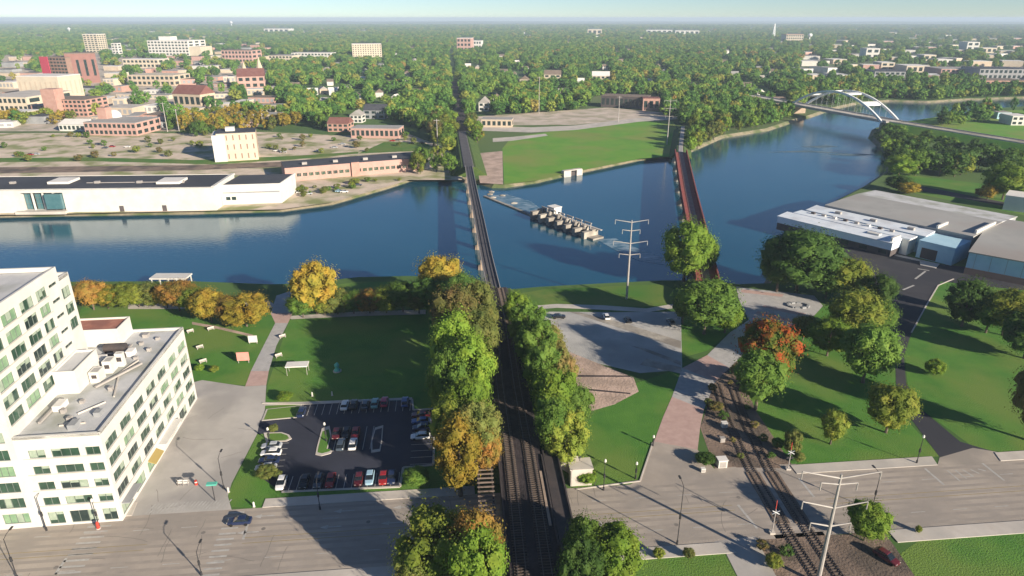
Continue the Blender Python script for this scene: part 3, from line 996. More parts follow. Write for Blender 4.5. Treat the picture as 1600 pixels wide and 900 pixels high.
sheet('rail_verge', px((1118, 735), (1094, 668), (1118, 596), (1150, 560), (1180, 640), (1240, 730)), .02, 'rail_dirt')
sheet('rail_verge', px((1180, 838), (1215, 905), (1230, 960), (1420, 960), (1330, 835)), .02, 'rail_dirt')

YB0, YB1 = 222.0, 476.0
t = thing('rusty_girder_bridge', 'rust red through girder railway bridge crossing the river at right', 'bridge', (rail_at(YB0, R2)[0].x, YB0, -2))
BZ = 4.0
sweep(MB(), frange(YB0, YB1, 12), lambda y: [(-3.6, BZ - .5), (-3.6, BZ), (3.6, BZ), (3.6, BZ - .5), (-3.6, BZ - .5)], R2).build('deck', 'rust', t)
sweep(MB(), frange(YB0, YB1, 12), lambda y: [(-1.4, BZ), (-1.4, BZ + .18), (1.3, BZ + .18), (1.3, BZ)], R2).build('track_bed', 'rust_deck', t)
for o in (-3.9, 3.9):
    sweep(MB(), frange(YB0, YB1, 12), lambda y: [(o - .22, BZ - 1.7), (o - .22, BZ + 2.1), (o + .22, BZ + 2.1), (o + .22, BZ - 1.7), (o - .22, BZ - 1.7)], R2).build('girder', 'rust', t)
    st_ = MB()
    for y in frange(YB0, YB1, 3.0):
        c, d = rail_at(y, R2)
        for s_ in (-1, 1):
            st_.box((c.x + d.y * (o + s_ * .3), c.y - d.x * (o + s_ * .3), BZ - 1.6), (.2, .14, 3.6), (d.y, -d.x))
    tag(st_.build('web_stiffeners', 'rust', t), kind='stuff')
for k in range(9):
    y = YB0 + 14 + k * 29
    c, d = rail_at(y, R2)
    p = MB()
    u_ = Vector((d.y, -d.x, 0)); w_ = Vector((d.x, d.y, 0))
    base = Vector((c.x, c.y, -3.6))
    p.box(base, (8.6, 2.2, 5.3), u_)
    p.box(base + Vector((0, 0, 5.3)), (9.4, 2.6, .5), u_)
    p.hexa([base - u_ * 6.2 - w_ * .2, base - u_ * 4.3 - w_ * 1.1, base - u_ * 4.3 + w_ * 1.1, base - u_ * 6.2 + w_ * .2],
           [base - u_ * 5.6 - w_ * .2 + Vector((0, 0, 4.4)), base - u_ * 4.3 - w_ * 1.1 + Vector((0, 0, 4.8)), base - u_ * 4.3 + w_ * 1.1 + Vector((0, 0, 4.8)), base - u_ * 5.6 + w_ * .2 + Vector((0, 0, 4.4))])
    p.build('pier', 'old_concrete', t)
tag(sweep(MB(), frange(YB1 - 1, 600, 20), lambda y: [(-8, -.3), (-2.6, BZ - .2), (2.6, BZ - .2), (8, -.3)], R2).build('embankment', 'bank_grass'), kind='structure')
tag(sweep(MB(), frange(YB1, 600, 20), lambda y: [(-1.6, BZ - .25), (-1.4, BZ - .02), (1.4, BZ - .02), (1.6, BZ - .25)], R2).build('ballast_bed', 'galvanised'), kind='structure')

# ------------------------------------------------------------------ white arch road bridge
DZ = 9.0
D0, D1, D2 = G(1205, 155, DZ), G(1398, 191, DZ), G(1620, 226, 4.0)
A0, A1 = G(1247, 163, DZ), G(1391, 189, DZ)
ad = (A1 - A0); alen = ad.length; ad.normalize()
an = Vector((ad.y, -ad.x, 0))
t = thing('arch_bridge', 'white twin tied-arch road bridge over the river upstream', 'bridge', (A0.x, A0.y, -2))
def deck_strip(p0, p1, w, z0, z1):
    b = MB()
    n_ = Vector(((p1 - p0).y, -(p1 - p0).x, 0)).normalized() * w / 2
    q = [p0 - n_, p0 + n_, p1 + n_, p1 - n_]
    b.hexa([k + Vector((0, 0, z0)) for k in q], [k + Vector((0, 0, z1)) for k in q])
    return b
DL = D0 + (A0 - D0) * .0
deck_strip(A0 - ad * 90, A1 + ad * 4, 15.5, -1.4, 0).build('deck', 'concrete', t)
for o in (-8.0, 8.0):
    MB().bar(A0 - ad * 90 + an * o + Vector((0, 0, .5)), A1 + ad * 4 + an * o + Vector((0, 0, .5)), .3, 1.0).build('parapet', 'concrete', t)
rise = height_at((A0 + A1) / 2, 142.0)
def arch_pt(k, o):
    p = A0 + ad * (alen * k) + an * o * (1 - .0 * math.sin(PI * k))
    return p + Vector((0, 0, -.5 + rise * 4 * k * (1 - k)))
for o in (-8.9, 8.9):
    r = MB()
    K = 28
    for k in range(K):
        r.bar(arch_pt(k / K, o), arch_pt((k + 1) / K + .004, o), 1.5, 1.8)
    r.build('arch_rib', 'arch_white', t)
    for k in range(2, 15):
        p = arch_pt(k / 16, o)
        MB().bar((p.x, p.y, p.z - .6), (p.x, p.y, DZ), .07).build('hanger', 'arch_white', t)
for k in (.20, .40, .60, .80):
    p, q = arch_pt(k - .022, 0), arch_pt(k + .022, 0)
    MB().hexa([p - an * 8.4 - Vector((0, 0, .5)), q - an * 8.4 - Vector((0, 0, .5)), q + an * 8.4 - Vector((0, 0, .5)), p + an * 8.4 - Vector((0, 0, .5))],
              [p - an * 8.4 + Vector((0, 0, .5)), q - an * 8.4 + Vector((0, 0, .5)), q + an * 8.4 + Vector((0, 0, .5)), p + an * 8.4 + Vector((0, 0, .5))]).build('cross_brace', 'arch_white', t)
for p in (A0, A1, A0 - ad * 45):
    MB().box(Vector((p.x, p.y, -3.5)), (18, 3.2, DZ + 2.0), an).build('pier', 'timber_pale', t)
# approach ramp on the right bank
rb = MB()
R0_, R1_ = A1 + ad * 3.6, D2
dd = (R1_ - R0_); dn = Vector((dd.y, -dd.x, 0)).normalized()
rb.hexa([Vector((p.x, p.y, -.3)) for p in (R0_ - dn * 20, R1_ - dn * 14, R1_ + dn * 14, R0_ + dn * 20)][::-1], [p + Vector((0, 0, -.05)) for p in (R0_ - dn * 9, R1_ - dn * 9, R1_ + dn * 9, R0_ + dn * 9)][::-1])
tag(rb.build('road_ramp', 'lawn'), kind='structure')
rr = MB()
rr.face([p + Vector((0, 0, .02)) for p in (R0_ - dn * 7, R0_ + dn * 7, R1_ + dn * 7, R1_ - dn * 7)])
tag(rr.build('approach_road', 'old_concrete'), kind='structure')
for o in (-7.4, 7.4):
    q = MB().bar(R0_ + dn * o + Vector((0, 0, .4)), R1_ + dn * o + Vector((0, 0, .4)), .3, .9)
    tag(q.build('roadside_barrier', 'concrete'), 'low concrete barrier along the %s edge of the arch bridge approach' % ('far' if o < 0 else 'near'), 'barrier')

# ------------------------------------------------------------------ dam with gates in the river
W0, W1, W2 = G(757, 307, WZ), G(836, 339, WZ), G(930, 374, WZ)
wd = (W2 - W1).normalized(); wn_ = Vector((-wd.y, wd.x, 0))
t = thing('river_dam', 'concrete dam with gate piers standing in the river between two bridges', 'dam', (W1.x, W1.y, WZ))
k0 = (W1 - W0).normalized()
cw = MB()
cw.box((W0 + W1) / 2 + Vector((0, 0, -1.2)), ((W1 - W0).length, 1.6, 1.75), k0)
cw.build('spillway_wall', 'old_concrete', t)
L_ = (W2 - W1).length
MB().box((W1 + W2) / 2 + wn_ * 1.0 + Vector((0, 0, -1.5)), (L_ + 2, 6.5, 2.3), wd).build('sill', 'old_concrete', t)
NP = 7
for k in range(NP):
    c = W1 + (W2 - W1) * ((k + .4) / NP)
    p = MB()
    p.box(c + Vector((0, 0, -1.5)), (2.0, 8.5, 5.6 - .15 * k), wd)
    p.box(c + wn_ * 2.2 + Vector((0, 0, 4.1 - .15 * k)), (2.5, 3.6, .5), wd)
    p.build('gate_pier', 'old_concrete', t)
    if k < NP - 1:
        g0 = W1 + (W2 - W1) * ((k + .9) / NP)
        MB().box(g0 + wn_ * .6 + Vector((0, 0, -1.2)), (L_ / NP - 2.1, .5, 3.6), wd).build('gate', 'steel_dark', t)
        fr = MB()
        for s_ in (-1, 1):
            fr.bar(g0 + wd * (s_ * 2.0) + wn_ * 1.6 + Vector((0, 0, .75)), g0 + wd * (s_ * 2.0) + wn_ * 1.6 + Vector((0, 0, 6.0)), .45)
        fr.bar(g0 - wd * 2.4 + wn_ * 1.6 + Vector((0, 0, 6.0)), g0 + wd * 2.4 + wn_ * 1.6 + Vector((0, 0, 6.0)), .6, .5)
        fr.build('hoist_frame', 'galvanised', t)
MB().box((W1 + W2) / 2 + wn_ * 3.6 + Vector((0, 0, 3.6)), (L_, 1.1, .3), wd).build('walkway', 'concrete', t)
gh = G(858, 352, WZ)
gc = W1 + (W2 - W1) * .20 + wn_ * 5.2
hs = thing('gate_house', 'small white gate house with a flat roof on the river dam', 'building', (gc.x, gc.y, WZ))
hb_ = MB()
u_ = wd
hb_.box(gc + Vector((0, 0, -1.5)), (5.2, 4.6, 8.0), u_)
hb_.build('wall', 'white_wall', hs)
MB().box(gc + Vector((0, 0, 6.504)), (5.7, 5.1, .35), u_).build('roof', 'roof_white', hs)
MB().box(gc - wn_ * 2.32 + wd * -1.4 + Vector((0, 0, 1.2)), (1.0, .1, 2.2), u_).build('door', 'steel_dark', hs)
MB().box(gc - wn_ * 2.32 + wd * 1.4 + Vector((0, 0, 4.4)), (1.4, .1, 1.2), u_).build('window', 'glass_dark', hs)
# broken water at the weir, pale ripples downstream
def foam_material():
    m, nt, b = nodes_of('rapids')
    N, L = nt.nodes, nt.links
    geo = N.new('ShaderNodeNewGeometry')
    mp = N.new('ShaderNodeMapping'); mp.inputs['Scale'].default_value = (.35, .9, 1); mp.inputs['Rotation'].default_value = (0, 0, .5)
    L.new(geo.outputs['Position'], mp.inputs['Vector'])
    nz = N.new('ShaderNodeTexNoise'); nz.inputs['Scale'].default_value = .8; nz.inputs['Detail'].default_value = 7
    L.new(mp.outputs[0], nz.inputs['Vector'])
    rp = N.new('ShaderNodeValToRGB')
    rp.color_ramp.elements[0].position = .38; rp.color_ramp.elements[0].color = (.012, .090, .150, 1)
    rp.color_ramp.elements[1].position = .72; rp.color_ramp.elements[1].color = (.34, .42, .46, 1)
    L.new(nz.outputs['Fac'], rp.inputs['Fac'])
    L.new(rp.outputs['Color'], b.inputs['Base Color'])
    b.inputs['Roughness'].default_value = .35
foam_material()
sheet('rapids', px((762, 306), (790, 303), (830, 315), (850, 330), (836, 338), (800, 326), z=WZ), WZ + .06, 'rapids')
sheet('rapids', px((932, 374), (960, 372), (1000, 390), (1040, 404), (1040, 414), (1000, 408), (960, 390), z=WZ), WZ + .06, 'rapids')
for q in (((1195, 238), (1260, 235), (1330, 240), (1265, 238)), ((1250, 229), (1290, 227), (1312, 229), (1280, 231)), ((1290, 241), (1345, 240), (1370, 242), (1330, 244))):
    sheet('shallows', px(*q, z=WZ), WZ + .05, 'sandbar')
# concrete outfall on the far bank
q = G(895, 272, -1)
t = thing('storm_outfall', 'pale concrete storm outfall set in the bank below the green field', 'outfall', (q.x, q.y, -2))
e_ = (G(917, 266) - G(874, 272)).normalized()
f_ = Vector((-e_.y, e_.x, 0))
for a, w in ((-5.2, 5.6), (4.4, 4.6)):
    MB().box(q + e_ * a - Vector((0, 0, 2)), (w, 3, 4.6), e_).build('head_wall', 'concrete', t)
MB().box(q + f_ * .6 - e_ * .2 - Vector((0, 0, 2)), (4.8, 1.6, 3.6), e_).build('culvert_mouth', 'steel_dark', t)
MB().box(q + f_ * .3 - e_ * .6 + Vector((0, 0, 2.602)), (14.2, 3, .4), e_).build('coping', 'concrete', t)

# ------------------------------------------------------------------ white hotel with tower
HH = 20.5
FR = G(155, 676, HH); RR = G(286, 511, HH); FL = G(19, 683, HH)
hu = (RR - FR).normalized(); hn = Vector((hu.y, -hu.x, 0))
def hp(s_, o, z=0.0):                      # hotel coordinates: along the side from the front corner, out from the side wall
    p = Vector((FR.x, FR.y, 0)) + hu * s_ + hn * o
    return Vector((p.x, p.y, z))
WL = (RR - FR).length                      # wing length
FWD = (FL - FR).length                     # wing width
TH = 44.0
hotel = thing('office_building', 'tall white concrete building with a lower wing, rows of green glass windows', 'building', (FR.x, FR.y, 0))
lv0 = [1.1, 4.7, 8.3, 11.9, 15.5]
# side wall of the wing: seven bays, five storeys, the ground floor taller
holes = []
nb = 7
bw = WL / nb
side_w = []
for i in range(nb):
    for k, z in enumerate(lv0):
        a0, a1 = i * bw + .95, (i + 1) * bw - .85
        if k == 0:
            h0, h1 = .6, 3.1
            if i in (3,):
                continue
        else:
            h0, h1 = z + .15, z + 2.15
        holes.append((a0, a1, h0, h1)); side_w.append((a0, a1, h0, h1, k, i))
wing = MB().wall(hp(0, 0), hu, WL, -.3, HH, holes)
wing_front = []
cols = [(2.0, 4.9), (6.0, 10.9), (12.0, 14.6)]
fh = []
for k, z in enumerate(lv0):
    for c0, c1 in cols:
        hh_ = (z - .6, z + 2.2) if k == 0 else (z + .25, z + 2.05)
        fh.append((c0, c1, *hh_))
wing.wall(hp(0, -FWD), hn, FWD, -.3, HH, fh)
wing.wall(hp(WL, 0), -hn, 30, -.3, HH, [])
wing.build('wing_wall', 'wing_wall', hotel)
for a0, a1, h0, h1, k, i in side_w:
    p = hp(a0, 0, h0)
    window(hotel, p, hu, a1 - a0, h1 - h0, random.choice(['glass_green', 'glass_dark', 'glass_dark', 'glass_green', 'glass_pale']), nx=3)
for a0, a1, h0, h1 in fh:
    p = hp(0, -FWD + a0, h0)
    window(hotel, p, hn, a1 - a0, h1 - h0, random.choice(['glass_green', 'glass_dark', 'glass_green']), nx=max(2, int((a1 - a0) / 1.5)))
# wing roof and parapet
MB().hexa([hp(.3, -FWD - 16, HH - .9), hp(.3, -.3, HH - .9), hp(WL - .3, -.3, HH - .9), hp(WL - .3, -30, HH - .9)],
          [hp(.3, -FWD - 16, HH - .6), hp(.3, -.3, HH - .6), hp(WL - .3, -.3, HH - .6), hp(WL - .3, -30, HH - .6)]).build('wing_roof', 'roof_gravel', hotel)
pp = MB()
for a, b_ in ((hp(.25, -FWD), hp(.25, -.02)), (hp(.25, -.25), hp(WL - .25, -.25)), (hp(WL - .25, -.02), hp(WL - .25, -26))):
    pp.bar(Vector((a.x, a.y, HH - .26)), Vector((b_.x, b_.y, HH - .26)), .5, .60)
pp.build('parapet', 'white_wall', hotel)
# tower
TD = 27.4
tb = []
tcols = [(1.0, 5.6), (6.9, 11.5), (12.9, 17.3), (18.6, 22.2)]
tz = [22.3 + 3.45 * k for k in range(6)]
th_ = []
for k, z in enumerate(tz):
    for j, (c0, c1) in enumerate(tcols):
        th_.append((c0, c1, z, z + 2.25))
    th_.append((23.4, 26.4, z + 1.1, z + 1.75))
tower = MB().wall(hp(0, -FWD), hu, TD, HH - .6, TH, th_, .45)
# tower front face down to the street
fz = [1.2, 4.8, 8.4, 12.0, 15.6] + [19.4 + 3.45 * k for k in range(7)]
tf = []
for k, z in enumerate(fz):
    for c0 in (-1.1, 5.0, 11.1):
        pass
FRONTL = 40.0
fr_holes = []
for k, z in enumerate(fz):
    for j in range(6):
        c1 = FRONTL - 1.3 - j * 6.1
        fr_holes.append((c1 - 4.8, c1, z, z + 2.3))
tower.wall(hp(0, -FWD - FRONTL), hn, FRONTL, -.3, TH, fr_holes, .45)
tower.wall(hp(TD, -FWD), -hn, FRONTL, HH - .6, TH, [])
# rear bay, lower and set back a little
RB = 33.0
rh = []
for z in (28.6, 32.2, 35.9):
    rh.append((1.2, 4.8, z, z + 2.4))
tower.wall(hp(TD, -FWD - .9), hu, RB - TD, HH - .6, TH - 3.2, rh, .35)
tower.wall(hp(RB, -FWD - .9), -hn, 20, HH - .6, TH - 3.2, [])
tower.build('tower_wall', 'white_wall', hotel)
for (c0, c1, z0, z1) in th_:
    small = z1 - z0 < 1
    window(hotel, hp(c0, -FWD, z0), hu, c1 - c0, z1 - z0, 'glass_dark' if small else random.choice(['glass_green', 'glass_green', 'glass_pale', 'glass_dark']), nx=2 if small else 3, nz=1)
for (c0, c1, z0, z1) in fr_holes:
    if c1 > FRONTL - 14:
        window(hotel, hp(0, -FWD - FRONTL + c0, z0), hn, c1 - c0, z1 - z0, random.choice(['glass_pale', 'glass_green', 'glass_pale']), nx=4)
for (c0, c1, z0, z1) in rh:
    window(hotel, hp(TD + c0, -FWD - .9, z0), hu, c1 - c0, z1 - z0, 'glass_green', nx=3)
def roof_slab(name, s0, s1, o0, o1, z, m, th=.3):
    return MB().hexa([hp(s0, o0, z - th), hp(s0, o1, z - th), hp(s1, o1, z - th), hp(s1, o0, z - th)], [hp(s0, o0, z), hp(s0, o1, z), hp(s1, o1, z), hp(s1, o0, z)]).build(name, m, hotel)
roof_slab('tower_roof', .3, TD - .3, -FWD - FRONTL, -FWD - .3, TH - 1.0, 'roof_gravel')
roof_slab('rear_roof', TD + .02, RB - .3, -FWD - 20, -FWD - 1.2, TH - 3.9, 'roof_gravel')
pp = MB()
for a, b_ in ((hp(.25, -FWD - FRONTL), hp(.25, -FWD - .02)), (hp(.25, -FWD - .25), hp(TD - .25, -FWD - .25)), (hp(TD - .25, -FWD - .02), hp(TD - .25, -FWD - FRONTL)),):
    pp.bar(Vector((a.x, a.y, TH - .42)), Vector((b_.x, b_.y, TH - .42)), .5, .9)
for a, b_ in ((hp(TD, -FWD - 1.15), hp(RB - .25, -FWD - 1.15)), (hp(RB - .25, -FWD - .92), hp(RB - .25, -FWD - 20))):
    pp.bar(Vector((a.x, a.y, TH - 3.5)), Vector((b_.x, b_.y, TH - 3.5)), .5, .7)
pp.build('tower_parapet', 'white_wall', hotel)
roof_slab('tower_vent', 12, 18, -FWD - 14, -FWD - 8, TH + .2, 'roof_dark', 1.0)
# roof houses on the wing
def roof_house(s0, s1, o0, o1, z0, z1, roof, wall='white_wall', par=.5):
    h = MB()
    h.hexa([hp(s0, o0, z0), hp(s0, o1, z0), hp(s1, o1, z0), hp(s1, o0, z0)], [hp(s0, o0, z1 - par), hp(s0, o1, z1 - par), hp(s1, o1, z1 - par), hp(s1, o0, z1 - par)])
    if par:
        for a, b_ in ((hp(s0 + .12, o0), hp(s0 + .12, o1)), (hp(s1 - .12, o0), hp(s1 - .12, o1)), (hp(s0 + .26, o0 + .12), hp(s1 - .26, o0 + .12)), (hp(s0 + .26, o1 - .12), hp(s1 - .26, o1 - .12))):
            h.bar(Vector((a.x, a.y, z1 - par / 2 - .02)), Vector((b_.x, b_.y, z1 - par / 2 - .02)), .24, par + .02)
    w = h.build('roof_house', wall, hotel)
    MB().hexa([hp(s0 + .3, o0 + .3, z1 - par), hp(s0 + .3, o1 - .3, z1 - par), hp(s1 - .3, o1 - .3, z1 - par), hp(s1 - .3, o0 + .3, z1 - par)],
              [hp(s0 + .3, o0 + .3, z1 - par + .06), hp(s0 + .3, o1 - .3, z1 - par + .06), hp(s1 - .3, o1 - .3, z1 - par + .06), hp(s1 - .3, o0 + .3, z1 - par + .06)]).build('house_roof', roof, w)
    return w
roof_house(16.5, 26.5, -FWD + .02, -FWD + 4.3, HH - .6, HH + 4.6, 'roof_gravel')
roof_house(38.5, WL - .6, -FWD - 12, -FWD + 3.6, HH - .6, HH + 3.8, 'roof_red')
for (s0, s1, o0, o1, h) in ((20.5, 23.2, -10.6, -8.6, 2.0), (24.6, 27.2, -9.6, -7.8, 2.3), (27.6, 28.8, -8.2, -6.6, 2.6)):
    u0 = roof_house(s0, s1, o0, o1, HH - .6, HH + h, 'roof_grey', 'white_wall', .12)
    MB().bar(hp(s0 - .02, (o0 + o1) / 2 - .5, HH + h * .45), hp(s0 - .02, (o0 + o1) / 2 + .5, HH + h * .45), .06, h * .4).build('vent_grille', 'steel_dark', u0)
q = hp(35.5, -11.5, HH - .6)
ck = MB()
ck.tube([q + hn * -2.4 + Vector((0, 0, 1.0)), q + hn * 2.4 + Vector((0, 0, 1.0))], 1.0, 10)
ck.box(q - Vector((0, 0, .0)), (4.4, 1.8, .5), hn)
ck.build('cooling_unit', 'steel_dark', hotel)
q2 = hp(32.0, -11.0, HH - .6)
MB().box(q2, (6.0, 1.1, .9), hn).build('duct', 'steel_dark', hotel)
pg = MB()
for a, b_ in ((hp(14, -3.2), hp(24, -6.2)), (hp(24, -6.2), hp(30, -4.5)), (hp(8, -7.5), hp(12, -4.0)), (hp(4.0, -9), hp(4.5, -4.5))):
    pg.bar(Vector((a.x, a.y, HH - .42)), Vector((b_.x, b_.y, HH - .42)), .22, .3)
pg.build('roof_pipe', 'concrete', hotel)
for s_, o in ((6, -8), (9, -10.5), (12.5, -8.6), (17, -5), (31, -5.4), (35, -4), (38.5, -7), (41, -4.2)):
    MB().box(hp(s_, o, HH - .6), (.9, .8, .5 + .4 * random.random()), hu).build('roof_vent', 'galvanised', hotel)
# window sills, as slim ledges under every row of the wing
sl_ = MB()
for k in range(1, 5):
    a, b_ = hp(.6, .06, lv0[k] + .06), hp(WL - .6, .06, lv0[k] + .06)
    sl_.bar(a, b_, .14, .12)
    a, b_ = hp(-.06, -FWD + .9, lv0[k] + .16), hp(-.06, -.6, lv0[k] + .16)
    sl_.bar(a, b_, .14, .12)
for k in range(6):
    a, b_ = hp(.8, -FWD + .06, tz[k] - .09), hp(22.6, -FWD + .06, tz[k] - .09)
    sl_.bar(a, b_, .14, .14)
sl_.build('sill_ledge', 'concrete', hotel)
# ducts and plant on the wing roof
rr_ = random.Random(12)
for s0, o0, l0, w0_, h0 in ((3.5, -6, 2.4, 1.4, 1.1), (7.5, -3.4, 1.6, 1.2, .9), (11, -12, 3.0, 1.6, 1.2), (29.5, -12.4, 3.4, 2.0, 1.5), (33.5, -7.4, 2.2, 1.6, 1.2), (37, -10.6, 1.8, 1.4, 1.0), (43, -7.6, 1.6, 1.2, .8)):
    MB().box(hp(s0, o0, HH - .6), (l0, w0_, h0), hu).build('roof_plant', rr_.choice(['galvanised', 'grey_wall', 'roof_white']), hotel)
for a, b_ in ((hp(5, -13), hp(14, -13)), (hp(29, -9), hp(38, -9)), (hp(33.5, -12.6), hp(33.5, -7.5)), (hp(18, -8.5), hp(28, -3.0))):
    MB().bar(Vector((a.x, a.y, HH - .2)), Vector((b_.x, b_.y, HH - .2)), .45, .4).build('roof_duct', 'galvanised', hotel)
# awning and canopy at street level of the side
MB().hexa([hp(14.6, 0.02, 3.2), hp(14.6, 1.5, 2.5), hp(19.4, 1.5, 2.5), hp(19.4, .02, 3.2)], [hp(14.6, .02, 3.5), hp(14.6, 1.5, 2.62), hp(19.4, 1.5, 2.62), hp(19.4, .02, 3.5)]).build('awning', 'yellow_awning', hotel)
MB().hexa([hp(20.5, .02, 3.4), hp(20.5, 1.8, 3.4), hp(31, 1.8, 3.4), hp(31, .02, 3.4)], [hp(20.5, .02, 3.6), hp(20.5, 1.8, 3.6), hp(31, 1.8, 3.6), hp(31, .02, 3.6)]).build('canopy', 'white_wall', hotel)
MB().hexa([hp(1.0, .02, 3.3), hp(1.0, 1.6, 3.3), hp(7, 1.6, 3.3), hp(7, .02, 3.3)], [hp(1, .02, 3.5), hp(1, 1.6, 3.5), hp(7, 1.6, 3.5), hp(7, .02, 3.5)]).build('canopy', 'grey_wall', hotel)

# ------------------------------------------------------------------ far bank: long white hall, brick hall, pale corner block
c0, c1 = G(-70, 334), G(339, 328.5)
cu = (c1 - c0).normalized(); cn = Vector((cu.y, -cu.x, 0)); cl = (c1 - c0).length
ch = 12.0
cdep = (G(150, 275, ch) - G(150, 296, ch)).dot(-cn)
hall = thing('convention_hall', 'long low white hall on the far bank with a dark roof and glazed bay', 'building', (c1.x, c1.y, 0))
bx0 = (G(38, 333) - c0).dot(cu); bx1 = (G(104, 332) - c0).dot(cu)
MB().wall(c0, cu, cl, -.3, ch, [(bx0, bx1, 1.2, 10.2)], 3.5).wall(c1, -cn, cdep, -.3, ch, []).wall(c1 - cn * cdep, -cu, cl, -.3, ch, []).build('wall', 'white_wall', hall)
MB().hexa([c0 + Vector((0, 0, ch - .8)), c1 + Vector((0, 0, ch - .8)), c1 - cn * cdep + Vector((0, 0, ch - .8)), c0 - cn * cdep + Vector((0, 0, ch - .8))],
          [c0 - cn * .4 + Vector((0, 0, ch - .3)), c1 - cu * .4 - cn * .4 + Vector((0, 0, ch - .3)), c1 - cu * .4 - cn * cdep + Vector((0, 0, ch - .3)), c0 - cn * cdep + Vector((0, 0, ch - .3))]).build('roof', 'roof_dark', hall)
pb = MB()
pb.bar(c1 - cu * .3 + Vector((0, 0, ch)), c1 - cu * .3 - cn * cdep + Vector((0, 0, ch)), 1.6, 1.0)
pb.bar(c0 - cn * .25 + Vector((0, 0, ch - .1)), c1 - cn * .25 + Vector((0, 0, ch - .1)), .5, .5)
pb.build('parapet', 'white_wall', hall)
for a0, a1 in ((82, 118), (250, 288)):
    p0, p1 = G(a0, 285, ch), G(a1, 283, ch)
    MB().box((p0 + p1) / 2, ((p1 - p0).length, 11, 1.2), cu).build('skylight', 'roof_white', hall)
for k in range(5):
    p = G(20 + 66 * k, 286 - k * .4, ch)
    MB().box(p - Vector((0, 0, .3)), (2.5, 1.8, 1.1), cu).build('roof_unit', 'galvanised', hall)
MB().bar(c0 + cu * 60 - cn * (cdep * .45) + Vector((0, 0, ch - .1)), c0 + cu * (cl - 30) - cn * (cdep * .45) + Vector((0, 0, ch - .1)), .5, .3).build('roof_pipe', 'galvanised', hall)
npan = 4
pw = (bx1 - bx0) / npan
for k in range(npan):
    window(hall, c0 + cu * (bx0 + pw * k + .3) - cn * 2.2 + Vector((0, 0, 1.2)), cu, pw - .6, 8.9, 'glass_teal', nx=3, nz=3, bar=.16)
for k in range(1, npan):
    MB().box(c0 + cu * (bx0 + pw * k) - cn * 1.0 + Vector((0, 0, 1.2)), (.7, .7, 9.0), cu).build('column', 'white_wall', hall)
MB().box(c0 + cu * (bx1 - 4.2) + cn * .9 + Vector((0, 0, 2.2)), (8, 1.8, 7.6), cu).build('bay', 'glass_teal', hall)
MB().box(c0 + cu * ((bx0 + bx1) / 2 - 1) + cn * 1.4 + Vector((0, 0, -.3)), (bx1 - bx0 + 4, 2.8, 1.5), cu).build('terrace', 'concrete', hall)
for x in (190, 257):
    p = on_wall(x, 324, c0, cn)
    MB().box(Vector((p.x, p.y, 0)) + cn * .04, (2.2, .12, 3.0), cu).build('door', 'dark_wall', hall)
p = on_wall(336, 315, c0, cn)
# corner block right of the hall
b0, b1, b2 = G(349, 320), G(441, 317), G(464, 299)
t = thing('hall_annex', 'white hall annex with dark roof beside the long hall', 'building', (b0.x, b0.y, 0))
bh = 10.4
top = lambda p, z: Vector((p.x, p.y, z))
b3 = b0 + (b2 - b1)
e1, e2 = (b1 - b0).normalized(), (b2 - b1).normalized()
MB().hexa([top(p, -.3) for p in (b0, b1, b2, b3)], [top(p, bh - .5) for p in (b0, b1, b2, b3)]).build('wall', 'white_wall', t)
cxx = (b0 + b1 + b2 + b3) / 4
MB().hexa([top(cxx + (p - cxx) * .985, bh - .5) for p in (b0, b1, b2, b3)], [top(cxx + (p - cxx) * .985, bh - .2) for p in (b0, b1, b2, b3)]).build('roof', 'roof_dark', t)
pb = MB()
for a, b_ in ((b0, b1), (b1, b2)):
    pb.bar(top(a, bh - .2), top(b_, bh - .2), .7, 1.0)
pb.build('parapet', 'white_wall', t)
nn = Vector((e1.y, -e1.x, 0))
MB().box(top((b0 + b1) / 2, 6.0) + nn * .05, ((b1 - b0).length - 1, .1, .7), e1).build('band', 'grey_wall', t)
MB().box(G(343, 321.5), (3.6, 1.2, 5.6), e1).build('door_bay', 'green_door', t)
for x in (357, 366):
    p = on_wall(x, 312, b0, nn)
    MB().box(Vector((p.x, p.y, 2.4)) + nn * .04, (2.2, .12, 1.8), e1).build('window', 'glass_dark', t)
# brick hall
b0, b1 = G(447, 284), G(662, 266)
e1 = (b1 - b0).normalized(); nn = Vector((e1.y, -e1.x, 0))
bl = (b1 - b0).length
bd = 26.0
t = thing('brick_warehouse', 'long red brick warehouse with a dark flat roof on the far bank', 'building', (b0.x, b0.y, 0))
bh = height_at((b0 + b1) / 2, 255)
hl = []
for k in range(22):
    a = 3 + k * (bl - 6) / 22
    hl.append((a, a + 2.6, 2.4, 4.6))
MB().wall(b0, e1, bl, -.3, bh, hl, .3).wall(b1, -nn, bd, -.3, bh, []).wall(b0 - nn * bd, nn, bd, -.3, bh, []).build('wall', 'pink_wall', t)
for a0, a1, z0, z1 in hl:
    window(t, b0 + e1 * a0 + Vector((0, 0, z0)), e1, a1 - a0, z1 - z0, random.choice(['glass_dark', 'glass_green']), frame='cream_wall', nx=3)
MB().hexa([top(p, bh - .8) for p in (b0, b1, b1 - nn * bd, b0 - nn * bd)], [top(p, bh - .4) for p in (b0 - nn * .4, b1 - nn * .4 - e1 * .4, b1 - nn * bd - e1 * .4, b0 - nn * bd)]).build('roof', 'roof_dark', t)
MB().bar(top(b0, bh) - nn * .2, top(b1, bh) - nn * .2, .5, .5).build('coping', 'pink_wall', t)
MB().box(top(b0 + e1 * (bl * .49), 0) + nn * .6, (5.0, 1.4, bh + .8), e1).build('stair_bay', 'brick_wall', t)
for k in range(4):
    MB().box(top(b0 + e1 * (bl * (.15 + .22 * k)), bh - .4) - nn * 11, (3, 2.2, 1.4), e1).build('roof_unit', 'galvanised', t)
q = G(668, 262)
